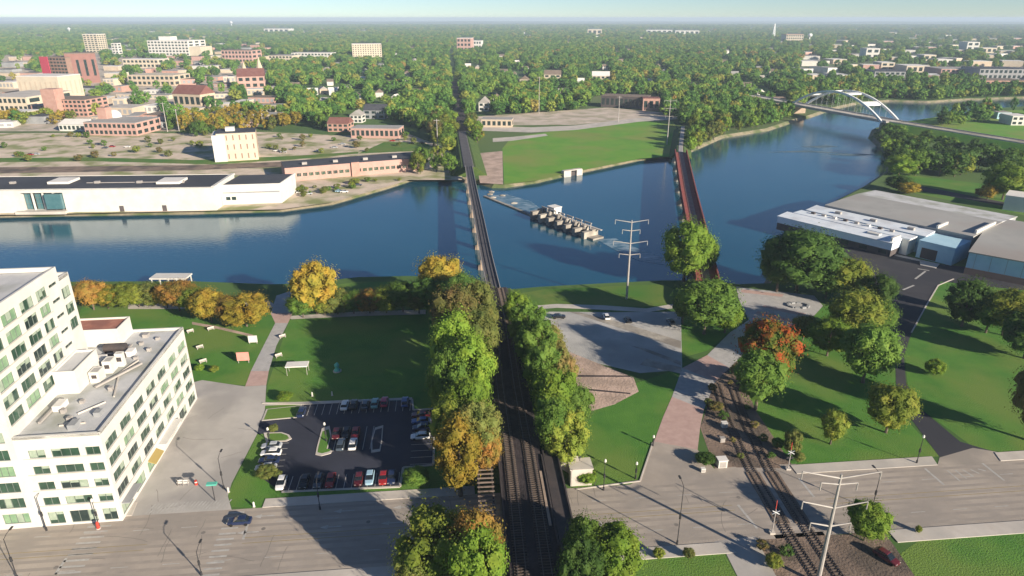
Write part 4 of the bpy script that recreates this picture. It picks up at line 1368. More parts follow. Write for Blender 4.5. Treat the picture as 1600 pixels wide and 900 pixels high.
t = thing('loading_shed', 'small white shed at the right end of the brick warehouse', 'building', (q.x, q.y, 0))
MB().box(q - Vector((4, 0, .2)), (9, 8, 4.6), e1).build('wall', 'white_wall', t)
MB().box(q - Vector((4, 0, -4.42)), (9.6, 8.6, .35), e1).build('roof', 'roof_white', t)

# ------------------------------------------------------------------ warehouses on the right bank
w0, w1 = G(1290, 321, 9), G(1520, 370, 9)
wu = (w1 - w0).normalized(); wv = Vector((-wu.y, wu.x, 0))
WLn = (w1 - w0).length
def wp(a, v, z): 
    p = Vector((w0.x, w0.y, 0)) + wu * a + wv * v
    return Vector((p.x, p.y, z))
def wbox(a0, a1, v0, v1, z0, z1, z1b=None):
    z1b = z1 if z1b is None else z1b
    return MB().hexa([wp(a0, v0, z0), wp(a1, v0, z0), wp(a1, v1, z0), wp(a0, v1, z0)], [wp(a0, v0, z1), wp(a1, v0, z1), wp(a1, v1, z1b), wp(a0, v1, z1b)])
t = thing('warehouse', 'large grey roofed warehouse by the river with a pale metal lean-to', 'building', (w0.x, w0.y, 0))
wdp = 50
wbox(0, WLn, 0, wdp, -.3, 8.6).build('wall', 'grey_wall', t)
wbox(-.3, WLn + .3, -.3, wdp * .62, 8.605, 9.3, 9.9).build('roof', 'roof_grey', t)
wbox(-.3, WLn + .3, wdp * .62 + .02, wdp + .3, 8.606, 9.88, 8.9).build('roof', 'roof_gravel', t)
wbox(WLn - 1.0, WLn - .2, 4, wdp * .5, 9.0, 10.9).build('fire_wall', 'white_wall', t)
wbox(WLn - 14, WLn - 13.2, -.2, 10, 9.2, 10.6).build('fire_wall', 'white_wall', t)
al = -4; ar = WLn - 14
wbox(al, ar, -9.5, -.02, -.3, 7.4).build('lean_to_wall', 'blue_siding', t)
wbox(al - .3, ar + .3, -9.7, -.32, 7.41, 7.6, 8.4).build('lean_to_roof', 'roof_metal', t)
wbox(al - 2, ar - 3, -17, -9.52, -.3, 6.6).build('lean_to_wall', 'white_wall', t)
wbox(al - 2.3, ar - 2.7, -17, -9.72, 6.61, 7.1).build('lean_to_roof', 'roof_metal', t)
wbox(al - 5, ar - 6, -25, -17.02, -.3, 3.0).build('lean_to_wall', 'dark_wall', t)
wbox(al - 5.1, ar - 5.9, -25.1, -17.02, 3.005, 5.9).build('lean_to_siding', 'pale_siding', t)
wbox(al - 5.3, ar - 5.7, -25.4, -17.02, 5.91, 6.2, 6.9).build('lean_to_roof', 'roof_metal', t)
for k in range(8):
    a = al + 4 + k * (ar - al - 12) / 8
    wbox(a, a + 1.6, -12.6, -11.2, 7.1, 7.9).build('roof_unit', ('dark_wall', 'galvanised', 'roof_white')[k % 3], t)
for k in range(3):
    a = al + 12 + k * 16
    wbox(a, a + 2.6, -6.2, -4.6, 8.0, 8.9).build('roof_unit', 'galvanised', t)
wbox(ar * .62, ar * .62 + 5, -21, -18.5, 6.3, 7.2).build('dormer', 'white_wall', t)
wbox(ar - 7.2, ar - 6.4, -24.6, -17.2, 6.6, 8.0).build('fire_wall', 'white_wall', t)
for k in range(6):
    a = al + 2 + k * 8
    wbox(a, a + 3.2, -25.08, -25.01, .9, 2.5).build('window', 'glass_dark', t)
wbox(ar + .35, WLn - .1, -16, -.04, -.3, 7.0).build('annex_wall', 'blue_siding', t)
wbox(ar + .35, WLn, -16.2, -.34, 7.01, 7.4).build('annex_roof', 'blue_siding', t)
wbox(ar + 2, ar + 8, -16.1, -16.03, .2, 4.6).build('loading_door', 'dark_wall', t)
r0, r1 = G(1515, 393, 9), G(1620, 412, 9)
ru = (r1 - r0).normalized(); rvv = Vector((-ru.y, ru.x, 0))
t = thing('metal_shed', 'grey roofed shed with pale blue siding at the right edge', 'building', (r0.x, r0.y, 0))
def rp_(a, v, z):
    p = Vector((r0.x, r0.y, 0)) + ru * a + rvv * v
    return Vector((p.x, p.y, z))
def rbox(a0, a1, v0, v1, z0, z1, z1b=None):
    z1b = z1 if z1b is None else z1b
    return MB().hexa([rp_(a0, v0, z0), rp_(a1, v0, z0), rp_(a1, v1, z0), rp_(a0, v1, z0)], [rp_(a0, v0, z1), rp_(a1, v0, z1), rp_(a1, v1, z1b), rp_(a0, v1, z1b)])
rl = (r1 - r0).length + 30
rbox(0, rl, 0, 60, -.3, 8.6).build('wall', 'blue_siding', t)
rbox(-.3, rl, -.3, 60.3, 8.605, 9.0, 9.6).build('roof', 'roof_grey', t)
for k in range(9):
    rbox(k * 5 + 2.4, k * 5 + 2.5, -.09, -.02, 0, 8.5).build('seam', 'grey_wall', t)
rbox(-.1, rl, -.13, -.1, -.2, 2.6).build('plinth', 'brown_wall', t)
q = G(1605, 335)
t = thing('white_shed', 'small pale shed behind the grey roofed shed at the right edge', 'building', (q.x, q.y, 0))
MB().box(q + Vector((8, 6, -.2)), (26, 14, 7.5), ru).build('wall', 'white_wall', t)
MB().box(q + Vector((8, 6, 7.32)), (26.6, 14.6, .4), ru).build('roof', 'roof_white', t)

# ------------------------------------------------------------------ town buildings
BLD = []                                       # (x0, x1, ytop, ybase) in the photo, kept clear of trees
PANE = {}
LAND = []                                      # named landmarks that labels refer to
def pane_mesh(w, h, m):
    k = (round(w, 1), round(h, 1), m)
    if k not in PANE:
        b = MB().box((0, 0, 0), (w, .16, h))
        me = bpy.data.meshes.new('window')
        me.from_pydata(b.v, [], b.f)
        me.materials.append(MATS[m])
        PANE[k] = me
    return PANE[k]

def building(name, label, x0, x1, yt, yb, depth, wall, roof, rows=0, cols=0, side=0, gable=False, rot=-.09, group=None, glass='glass_dark', cat='building', wf=.6, clear=True, hip=0):
    p0, p1 = G(x0, yb), G(x1, yb)
    mid_ = (p0 + p1) / 2
    w = (p1 - p0).length
    h = height_at(mid_, yt)
    u = Vector((math.cos(rot), math.sin(rot), 0)); v = Vector((-u.y, u.x, 0))
    if clear:
        BLD.append((x0, x1, yt, yb))
    if group is None:
        LAND.append(((x0 + x1) / 2, yb, name))
    t = thing(name, label, cat, (mid_.x, mid_.y, 0), group=group)
    c = mid_ + v * depth / 2
    hw = h if not gable else h * .62
    MB().box(c - Vector((0, 0, .3)), (w, depth, hw + .3), u).build('wall', wall, t)
    if gable:
        a = [c - u * (w / 2 + .4) - v * (depth / 2 + .4), c + u * (w / 2 + .4) - v * (depth / 2 + .4), c + u * (w / 2 + .4) + v * (depth / 2 + .4), c - u * (w / 2 + .4) + v * (depth / 2 + .4)]
        r = MB()
        rg = [c - u * (w / 2 + .4), c + u * (w / 2 + .4)] if w >= depth else [c - v * (depth / 2 + .4), c + v * (depth / 2 + .4)]
        zt, zh = hw, h
        A = [top(p, zt - .02) for p in a]
        R_ = [top(p, zh) for p in rg]
        if w >= depth:
            r.face([A[0], A[1], R_[1], R_[0]]).face([A[2], A[3], R_[0], R_[1]]).face([A[1], A[2], R_[1]]).face([A[3], A[0], R_[0]])
        else:
            r.face([A[1], A[2], R_[1], R_[0]]).face([A[3], A[0], R_[0], R_[1]]).face([A[0], A[1], R_[0]]).face([A[2], A[3], R_[1]])
        r.face(A[::-1])
        r.build('roof', roof, t)
    else:
        MB().box(c + Vector((0, 0, hw + .004)), (w + .3, depth + .3, max(.35, h * .025)), u).build('roof', roof, t)
    if rows:
        zs = hw / rows
        cw_ = w / max(cols, 1)
        for i in range(cols):
            for k in range(rows):
                me = pane_mesh(cw_ * wf, zs * .55, glass)
                p = mid_ + u * (-w / 2 + (i + .5) * cw_) - v * .02 - t.location
                M = Matrix(((u.x, v.x, 0, p.x), (u.y, v.y, 0, p.y), (0, 0, 1, zs * (k + .25)), (0, 0, 0, 1)))
                link_mesh('window', me, None, t, M)
        sx = 1 if mid_.x < 0 else -1
        for i in range(side):
            for k in range(rows):
                me = pane_mesh(depth / side * wf, zs * .55, glass)
                p = mid_ + u * (sx * w / 2 + sx * .02) + v * ((i + .5) * depth / side) - t.location
                M = Matrix(((v.x, -u.x, 0, p.x), (v.y, -u.y, 0, p.y), (0, 0, 1, zs * (k + .25)), (0, 0, 0, 1)))
                link_mesh('window', me, None, t, M)
    return t, h, u, v, w, c

t, h, u, v, w, c = building('office_slab', 'brown office slab with a crimson end panel in the downtown', 72, 115, 90, 131, 30, 'brown_wall', 'roof_brown', 8, 7, 0, rot=-.25, wf=.7)
p = G(72, 131)
MB().box(p + u * (w * .17) - v * .5, (w * .36, 1.0, h + 1.5), u).build('end_panel', 'crimson_panel', t)
building('brick_tower', 'tall dark red tower beside the brown office slab', 114, 155, 84, 130, 34, 'brown_red_wall', 'roof_brown', 1, 4, 3, rot=.55, wf=.35)
building('cream_tower', 'broad cream tower with vertical window strips at the left edge', 32, 100, 120, 158, 40, 'cream_wall', 'roof_white', 1, 8, 5, wf=.3, glass='tan_wall')
building('parking_deck', 'low cream parking deck at the left edge below the cream tower', -30, 48, 152, 175, 70, 'cream_wall', 'concrete', 2, 10, 3)
t, h, u, v, w, c = building('brick_block', 'red brick block with a square stair tower left of the yellow trees', 77, 140, 156, 182, 34, 'brick_wall', 'roof_brown', 4, 9, 4)
MB().box(G(91, 182) - v * .5 - Vector((0, 0, .3)), (14, 13, height_at(G(91, 182), 138)), u).build('stair_tower', 'brick_wall', t)
t, h, u, v, w, c = building('pink_hall', 'low pink hall with a red turret and white domed roof', 132, 217, 192, 212, 36, 'pink_wall', 'roof_grey', 2, 11, 4)
MB().box(G(160, 207) + v * 8 - Vector((0, 0, .3)), (8, 8, height_at(G(160, 207), 169)), u).build('turret', 'brick_wall', t)
dm = MB(); q = G(172, 205) + v * 10
dm.tube([q + Vector((0, 0, z)) for z in (0, 11, 13.5, 15.5, 16.8, 17.2)], [6, 6, 5.6, 4.2, 2.2, .3], 14)
dm.build('dome', 'roof_white', t)
building('white_canopy', 'long white canopied shed beside the pink hall', 92, 134, 188, 205, 20, 'white_wall', 'roof_white', 1, 6, 0, gable=True)
building('cream_highrise', 'slim cream high-rise behind the red tower', 134, 157, 54, 82, 40, 'cream_wall', 'roof_white', 9, 4, 4)
t, h, u, v, w, c = building('hospital', 'white stepped hospital complex on the rise beyond downtown', 232, 298, 64, 87, 90, 'white_wall', 'roof_white', 5, 12, 3)
MB().box(c + Vector((-w * .2, 0, h)), (w * .3, 30, h * .28), u).build('upper_block', 'white_wall', t)
MB().box(c + Vector((w * .62, -20, -.3)), (w * .3, 60, h * .62), u).build('side_block', 'cream_wall', t)
building('white_tower', 'small white tower left of the hospital complex', 177, 187, 68, 88, 16, 'white_wall', 'roof_white', 5, 2, 1)
building('cream_block', 'low cream block beneath the small white tower', 192, 250, 93, 106, 40, 'cream_wall', 'roof_white', 2, 9, 2)
building('cream_block', 'long cream block in front of the hospital complex', 200, 275, 118, 134, 45, 'tan_wall', 'cream_wall', 2, 10, 3)
building('brick_school', 'red brick block near the pale hospital complex', 347, 396, 79, 98, 50, 'pink_wall', 'roof_brown', 3, 9, 2)
t, h, u, v, w, c = building('church', 'brick church with two pale pointed spires', 374, 414, 108, 138, 36, 'pink_wall', 'roof_maroon', 2, 4, 3, gable=True, rot=.3)
for xx, yt in ((409, 88), (385, 96)):
    q = G(xx, 136) + v * 6
    hh_ = height_at(q, yt)
    sp = MB()
    sp.box(q, (8, 8, hh_ * .55), u)
    sp.tube([q + Vector((0, 0, hh_ * .55)), q + Vector((0, 0, hh_))], [5.2, .1], 8)
    sp.build('spire', 'tan_wall', t)
t, h, u, v, w, c = building('assembly_hall', 'hall with a big maroon pitched roof and pale gable ends', 268, 320, 134, 168, 24, 'tan_wall', 'roof_maroon', 1, 5, 2, gable=True, rot=-.3)
building('cream_apartments', 'broad cream apartment slab rising alone over the trees', 552, 597, 69, 92, 34, 'cream_wall', 'roof_white', 7, 12, 3, wf=.4, rot=.25)
t, h, u, v, w, c = building('factory', 'pinkish factory with a white tank on the wooded horizon', 714, 736, 60, 80, 60, 'pink_wall', 'roof_white', 3, 4, 0)
building('factory_shed', 'white factory shed beside the pinkish factory', 736, 752, 64, 76, 50, 'white_wall', 'roof_white', 2, 4, 0)
building('white_terrace', 'long white low block left of the cream apartment slab', 455, 518, 83, 92, 40, 'white_wall', 'roof_white', 2, 12, 0)
building('green_roof_school', 'long pale block beside the long white low block', 420, 458, 87, 97, 50, 'cream_wall', 'roof_grey', 2, 7, 0)
t, h, u, v, w, c = building('corner_building', 'beige four storey block with a white end wall and dark roof', 346, 403, 208, 251, 20, 'cream_wall', 'roof_dark', 3, 6, 3, rot=.32, glass='brown_wall', wf=.2)
MB().box(c + u * (-w * .46) - Vector((0, 0, .2)), (8, 21.5, h * .96), u).build('end_block', 'white_wall', t)
MB().box(c + u * (-w * .15) + Vector((0, 0, h)), (6, 6, 3), u).build('roof_house', 'white_wall', t)
building('red_shop', 'low red shop with a white door behind the car park', 548, 624, 201, 216, 18, 'pink_wall', 'roof_grey', 1, 10, 2)
building('red_roof_house', 'red roofed brick house left of the low red shop', 512, 545, 185, 206, 16, 'brick_wall', 'roof_maroon', 2, 4, 2, gable=True)
building('white_gabled_house', 'white gabled house behind the red roofed house', 547, 566, 173, 192, 12, 'white_wall', 'roof_grey', 2, 3, 1, gable=True)
building('grey_house', 'dark grey roofed house under the trees behind the shop', 568, 602, 164, 186, 18, 'grey_wall', 'roof_dark', 2, 3, 1, gable=True)
building('brown_factory', 'long dark brown works building beyond the green field', 938, 1010, 151, 169, 24, 'dark_wall', 'roof_brown', 1, 10, 2, rot=-.35)
building('brick_works', 'short brick building at the right end of the brown works', 1004, 1030, 154, 173, 16, 'brick_wall', 'roof_maroon', 1, 3, 1)
building('works_shed', 'pale works shed beside the railway left of the field', 752, 800, 187, 199, 14, 'tan_wall', 'roof_grey', 1, 6, 1)
building('white_cottage', 'white cottage among trees right of the railway', 748, 764, 152, 174, 12, 'white_wall', 'roof_grey', 2, 2, 2, gable=True)
building('cream_house', 'cream house with dormers left of the brown works', 850, 876, 110, 127, 18, 'cream_wall', 'roof_brown', 2, 3, 1, gable=True)
building('cream_house', 'cream house with wide gable behind the brown works', 925, 952, 112, 129, 20, 'cream_wall', 'roof_white', 2, 4, 1, gable=True)
building('cream_house', 'small cream house above the left end of the green field', 812, 826, 119, 132, 14, 'cream_wall', 'roof_brown', 1, 2, 1, gable=True)
building('cream_institution', 'cream institution with a low tower on the right horizon', 1228, 1254, 54, 66, 80, 'cream_wall', 'roof_red', 3, 8, 0)
t = thing('broadcast_mast', 'pale lattice mast standing on the right horizon', 'mast', G(1208, 60))
q = G(1208, 60); hh_ = height_at(q, 37)
mm = MB()
for s_ in ((-6, -6), (6, -6), (6, 6), (-6, 6)):
    mm.bar(q + Vector((*s_, 0)), q + Vector((s_[0] * .15, s_[1] * .15, hh_)), 2.2)
mm.build('leg', 'arch_white', t)
mm = MB()
for k in range(6):
    z = hh_ * k / 6; f0 = 1 - .85 * k / 6
    for a, b_ in (((-6, -6), (6, -6)), ((6, -6), (6, 6)), ((6, 6), (-6, 6)), ((-6, 6), (-6, -6))):
        mm.bar(q + Vector((a[0] * f0, a[1] * f0, z)), q + Vector((b_[0] * f0, b_[1] * f0, z)), 1.2)
mm.build('bracing', 'arch_white', t)
def water_tower(x, yt, yb, label):
    q = G(x, yb)
    hh = height_at(q, yt)
    t = thing('water_tower', label, 'water tower', q)
    MB().tube([q, q + Vector((0, 0, hh * .62))], [hh * .10, hh * .05], 10).build('stem', 'arch_white', t)
    MB().tube([q + Vector((0, 0, hh * z)) for z in (.55, .6, .7, .8, .9, .97, 1)], [hh * .05, hh * .16, hh * .24, hh * .27, hh * .24, hh * .14, .2], 14).build('tank', 'arch_white', t, True)
water_tower(1264, 52, 66, 'pale ball-topped water tower on the right horizon')
water_tower(109, 43, 52, 'tiny white water tower on the left horizon')
water_tower(362, 33, 42, 'white water tower breaking the horizon near the left')
for i, (x0, x1, yt, yb, d_, wl_, rf, lab) in enumerate((
        (1352, 1372, 76, 92, 40, 'white_wall', 'roof_white', 'white block among trees above the arch bridge'),
        (1376, 1396, 98, 110, 40, 'cream_wall', 'roof_white', 'cream store left of the long cream store'),
        (1416, 1450, 103, 114, 50, 'cream_wall', 'roof_white', 'long cream store on the right plain'),
        (1443, 1461, 86, 95, 40, 'cream_wall', 'roof_white', 'cream block behind the long cream store'),
        (1465, 1487, 93, 101, 40, 'white_wall', 'roof_white', 'white shed right of the cream block'),
        (1510, 1528, 66, 79, 50, 'white_wall', 'roof_white', 'bright white block on the far right plain'),
        (1534, 1556, 75, 83, 40, 'cream_wall', 'roof_white', 'low cream block right of the bright white block'),
        (1366, 1412, 112, 124, 60, 'grey_wall', 'roof_dark', 'dark roofed depot above the arch bridge'),
        (1470, 1520, 108, 120, 60, 'pink_wall', 'roof_grey', 'reddish depot right of the long cream store'),
        (1530, 1600, 108, 124, 60, 'grey_wall', 'roof_dark', 'dark roofed depot at the right edge'),
        (1540, 1600, 126, 136, 40, 'brick_wall', 'roof_brown', 'brick depot at the right edge in front of the dark depot'),
        (1010, 1050, 47, 52, 80, 'white_wall', 'roof_white', 'long white shed on the wooded horizon'),
        (1055, 1092, 48, 54, 80, 'white_wall', 'roof_white', 'second long white shed on the wooded horizon'),
        (918, 940, 46, 54, 60, 'cream_wall', 'roof_white', 'cream shed left of the long white sheds'),
        (412, 452, 45, 51, 90, 'white_wall', 'roof_white', 'white shed cluster on the left horizon'),
        (1580, 1606, 182, 196, 20, 'white_wall', 'roof_white', 'white shed on the lawn at the right edge'),
        (1558, 1578, 176, 186, 14, 'blue_siding', 'roof_grey', 'blue grey shed on the lawn by the right edge'))):
    building('commercial_building', lab, x0, x1, yt, yb, d_, wl_, rf, 1 if yb - yt < 12 else 2, max(2, int((x1 - x0) / 7)), 0)

# smaller downtown blocks and scattered houses
rnd = random.Random(21)
SMALL = []
def clear_of(x0, x1, yt, yb):
    return not any(x0 < b[1] + 1 and x1 > b[0] - 1 and yt < b[3] + 1 and yb > b[2] - 1 for b in BLD)
n_made = 0
zones = [((2, 425, 88, 200), 58, 'downtown'), ((160, 420, 60, 92), 22, 'downtown'), ((430, 1230, 58, 165), 60, 'house'), ((1250, 1600, 62, 132), 46, 'plain'), ((430, 1600, 42, 58), 30, 'plain'), ((0, 420, 45, 60), 12, 'plain')]
LAB = dict(downtown='small pale or brick downtown block among other roofs beyond the river',
           house='small pale house half hidden by trees across the river',
           plain='tiny pale building scattered on the wooded plain near the horizon')
GRP = dict(downtown='small downtown blocks', house='houses among the trees', plain='far buildings on the plain')
for (xa, xb, ya, yb_), cnt, kind in zones:
    made = tries = 0
    while made < cnt and tries < cnt * 30:
        tries += 1
        x = rnd.uniform(xa, xb)
        yb = ya + (yb_ - ya) * rnd.random() ** .8
        m1 = mpp(G(x, yb))
        if kind == 'downtown':
            wm, hm, dm_ = rnd.uniform(10, 34), rnd.uniform(4, 9), rnd.uniform(14, 34)
            wl_, rf = rnd.choice([('cream_wall', 'roof_white'), ('white_wall', 'roof_white'), ('tan_wall', 'roof_white'), ('pink_wall', 'roof_brown'), ('brick_wall', 'roof_grey'), ('cream_wall', 'roof_grey'), ('tan_wall', 'concrete'), ('grey_wall', 'roof_dark')])
        elif kind == 'house':
            wm, hm, dm_ = rnd.uniform(8, 13), rnd.uniform(7.5, 10.5), rnd.uniform(8, 12)
            wl_, rf = rnd.choice([('white_wall', 'roof_grey'), ('cream_wall', 'roof_brown'), ('white_wall', 'roof_brown'), ('tan_wall', 'roof_grey'), ('white_wall', 'roof_white')])
        else:
            wm, hm, dm_ = rnd.uniform(12, 42), rnd.uniform(6, 11), rnd.uniform(20, 50)
            wl_, rf = rnd.choice([('cream_wall', 'roof_white'), ('white_wall', 'roof_white'), ('tan_wall', 'roof_white'), ('white_wall', 'roof_grey'), ('pink_wall', 'roof_white')])
        wpx = wm / m1
        yt = to_px(G(x, yb) + Vector((0, 0, hm)))[1]
        if not clear_of(x - wpx / 2, x + wpx / 2, yt, yb):
            continue
        rx = rail_at(G(x, yb).y)[0].x
        if abs(G(x, yb).x - rx) < 30:
            continue
        rows, cols = (0, 0)
        if kind == 'downtown' and yb > 125:
            rows, cols = max(1, int(hm / 4.2)), max(2, int(wm / 5))
        made_b = building({'downtown': 'town_block', 'house': 'house', 'plain': 'far_building'}[kind], LAB[kind], x - wpx / 2, x + wpx / 2, yt, yb, dm_, wl_, rf, rows, cols, 0, gable=(kind == 'house'),
                 glass='grey_wall', rot=rnd.choice([-.09, -.09, .25]) if kind == 'downtown' else rnd.uniform(-.5, .5), group=GRP[kind])
        SMALL.append((made_b[0], x, yb, wl_, rf, kind))
        made += 1
# say which one: its colours and the nearest landmark, then its order from the left
names_l = [l[2] for l in LAND]
UL = [l for l in LAND if names_l.count(l[2]) == 1] + [(1208, 60, 'pale mast'), (1264, 62, 'ball water tower'), (1320, 165, 'arch bridge'), (1000, 60, 'long white sheds'), (362, 42, 'horizon water tower'), (720, 130, 'far railway line'), (1433, 110, 'long cream store')]
COLW = dict(cream_wall='cream', white_wall='white', tan_wall='tan', pink_wall='reddish', brick_wall='brick', grey_wall='grey')
COLR = dict(roof_white='pale', roof_grey='grey', roof_brown='brown', roof_dark='dark', concrete='concrete')
bucket = {}
for t_, x, yb, wl_, rf, kind in SMALL:
    lx, ly, ln = min(UL, key=lambda l: (l[0] - x) ** 2 + ((l[1] - yb) * 2.2) ** 2)
    dx, dy = x - lx, (yb - ly) * 2.2
    rel = ('right of' if dx > 0 else 'left of') if abs(dx) > abs(dy) else ('in front of' if dy > 0 else 'behind')
    lab = '%s %s with %s roof %s the %s' % (COLW[wl_], {'downtown': 'town block', 'house': 'house', 'plain': 'far building'}[kind], COLR[rf], rel, ln.replace('_', ' '))
    bucket.setdefault(lab, []).append((x, t_))
ORD = ['leftmost', 'second', 'third', 'fourth', 'fifth', 'sixth', 'seventh', 'eighth', 'ninth', 'tenth']
for lab, ls in bucket.items():
    ls.sort(key=lambda q: q[0])
    for k, (x, t_) in enumerate(ls):
        t_['label'] = lab if len(ls) == 1 else lab + (', leftmost' if k == 0 else ', %s from left' % ORD[min(k, 9)])

# ------------------------------------------------------------------ trees
def ico(sub):
    bm = bmesh.new()
    bmesh.ops.create_icosphere(bm, subdivisions=sub, radius=1)
    bm.verts.ensure_lookup_table()
    v = [x.co.copy() for x in bm.verts]
    f = [tuple(w.index for w in fc.verts) for fc in bm.faces]
    bm.free()
    return v, f
ICO1 = ico(1)
def crown_mesh(seed, clumps, leaves, leaf, zlo=.16, power=1.0, flat=1.0):
    """a crown of leaf clumps in unit size: about 1 across, 1 tall; every clump has a rough core and loose leaves"""
    r = random.Random(seed)
    b = MB()
    cz = (1 + zlo) / 2
    hz = (1 - zlo) / 2
    cs = []
    for k in range(clumps):
        for _ in range(40):
            th = r.uniform(0, 2 * PI)
            zc = r.uniform(-.95, 1)
            prof = math.sqrt(max(0, 1 - abs(zc) ** (2.0 * power)))
            if zc < 0:
                prof *= .92
            rr = prof * r.uniform(.45, 1) ** .6
            p = Vector((math.cos(th) * rr * .40, math.sin(th) * rr * .40, cz + zc * (hz - .10)))
            if all((p - q).length > .10 for q, _ in cs):
                break
        cs.append((p, r.uniform(.06, .115) if k % 3 == 0 else r.uniform(.11, .185)))
    for p, rad in cs:
        i = len(b.v)
        for q in ICO1[0]:
            s_ = rad * r.uniform(.55, .95)
            b.v.append((p.x + q.x * s_, p.y + q.y * s_, p.z + q.z * s_ * .85))
        b.f += [tuple(i + k for k in f) for f in ICO1[1]]
    ctr = Vector((0, 0, cz - .05))
    for k in range(leaves):
        p, rad = cs[k % len(cs)]
        d = Vector((r.gauss(0, 1), r.gauss(0, 1), r.gauss(0, 1) + .25)).normalized()
        c = p + d * rad * (.62 + .78 * r.random() ** 1.3)
        n = (d + (c - ctr).normalized() * .5 + Vector((r.uniform(-.7, .7), r.uniform(-.7, .7), r.uniform(-.3, .8)))).normalized()
        a = n.orthogonal().normalized()
        ang = r.uniform(0, 2 * PI)
        e = n.cross(a)
        a, e = a * math.cos(ang) + e * math.sin(ang), e * math.cos(ang) - a * math.sin(ang)
        s_ = leaf * r.uniform(.6, 1.35)
        b.face([c - a * s_, c + e * s_ * .7, c + a * s_, c - e * s_ * .7])
    me = bpy.data.meshes.new('crown')
    me.from_pydata(b.v, [], b.f)
    me.materials.append(MATS['leaf_green'])
    me.update()
    return me

def trunk_mesh(seed, limbs=4):
    r = random.Random(seed)
    b = MB()
    b.tube([(0, 0, -.03), (.004, 0, .12), (-.006, .006, .3), (.01, 0, .52), (.0, .01, .75)], [.034, .026, .022, .015, .006], 7)
    for k in range(limbs):
        th = 2 * PI * k / limbs + r.uniform(-.4, .4)
        z = r.uniform(.2, .4)
        b.tube([(0, 0, z), (math.cos(th) * .14, math.sin(th) * .14, z + .12), (math.cos(th) * .28, math.sin(th) * .28, z + .28)], [.014, .009, .004], 5)
    me = bpy.data.meshes.new('trunk')
    me.from_pydata(b.v, [], b.f)
    me.materials.append(MATS['bark'])
    return me

HI = [crown_mesh(11, 52, 8200, .0145), crown_mesh(12, 60, 8800, .0145, power=1.5), crown_mesh(13, 44, 7600, .015, zlo=.10), crown_mesh(14, 56, 8400, .0145, zlo=.06, power=1.3), crown_mesh(15, 48, 7800, .015, zlo=.2, power=.8)]
MID = [crown_mesh(31, 26, 1300, .030, zlo=.08), crown_mesh(32, 30, 1400, .029, zlo=.05, power=1.5), crown_mesh(33, 22, 1200, .031, zlo=.1, power=.8), crown_mesh(34, 28, 1300, .030, zlo=.04, power=1.2), crown_mesh(35, 20, 1200, .031, zlo=.02, power=.7)]
TRUNK = [trunk_mesh(1), trunk_mesh(2, 5), trunk_mesh(3, 3)]
trees_made = [0]
def tree(loc, w, h, leafmat, label, name='tree', group=None, hi=True, seed=None, cat='tree'):
    r = random.Random(trees_made[0] * 7 + 3 if seed is None else seed)
    trees_made[0] += 1
    t = thing(name, label, cat, loc, r.uniform(0, 2 * PI), group)
    S = Matrix.Diagonal((w, w, h, 1))
    link_mesh('crown', r.choice(HI if hi else MID), leafmat, t, S)
    link_mesh('trunk', r.choice(TRUNK), None, t, Matrix.Diagonal((h * .9, h * .9, h, 1)))
    return t

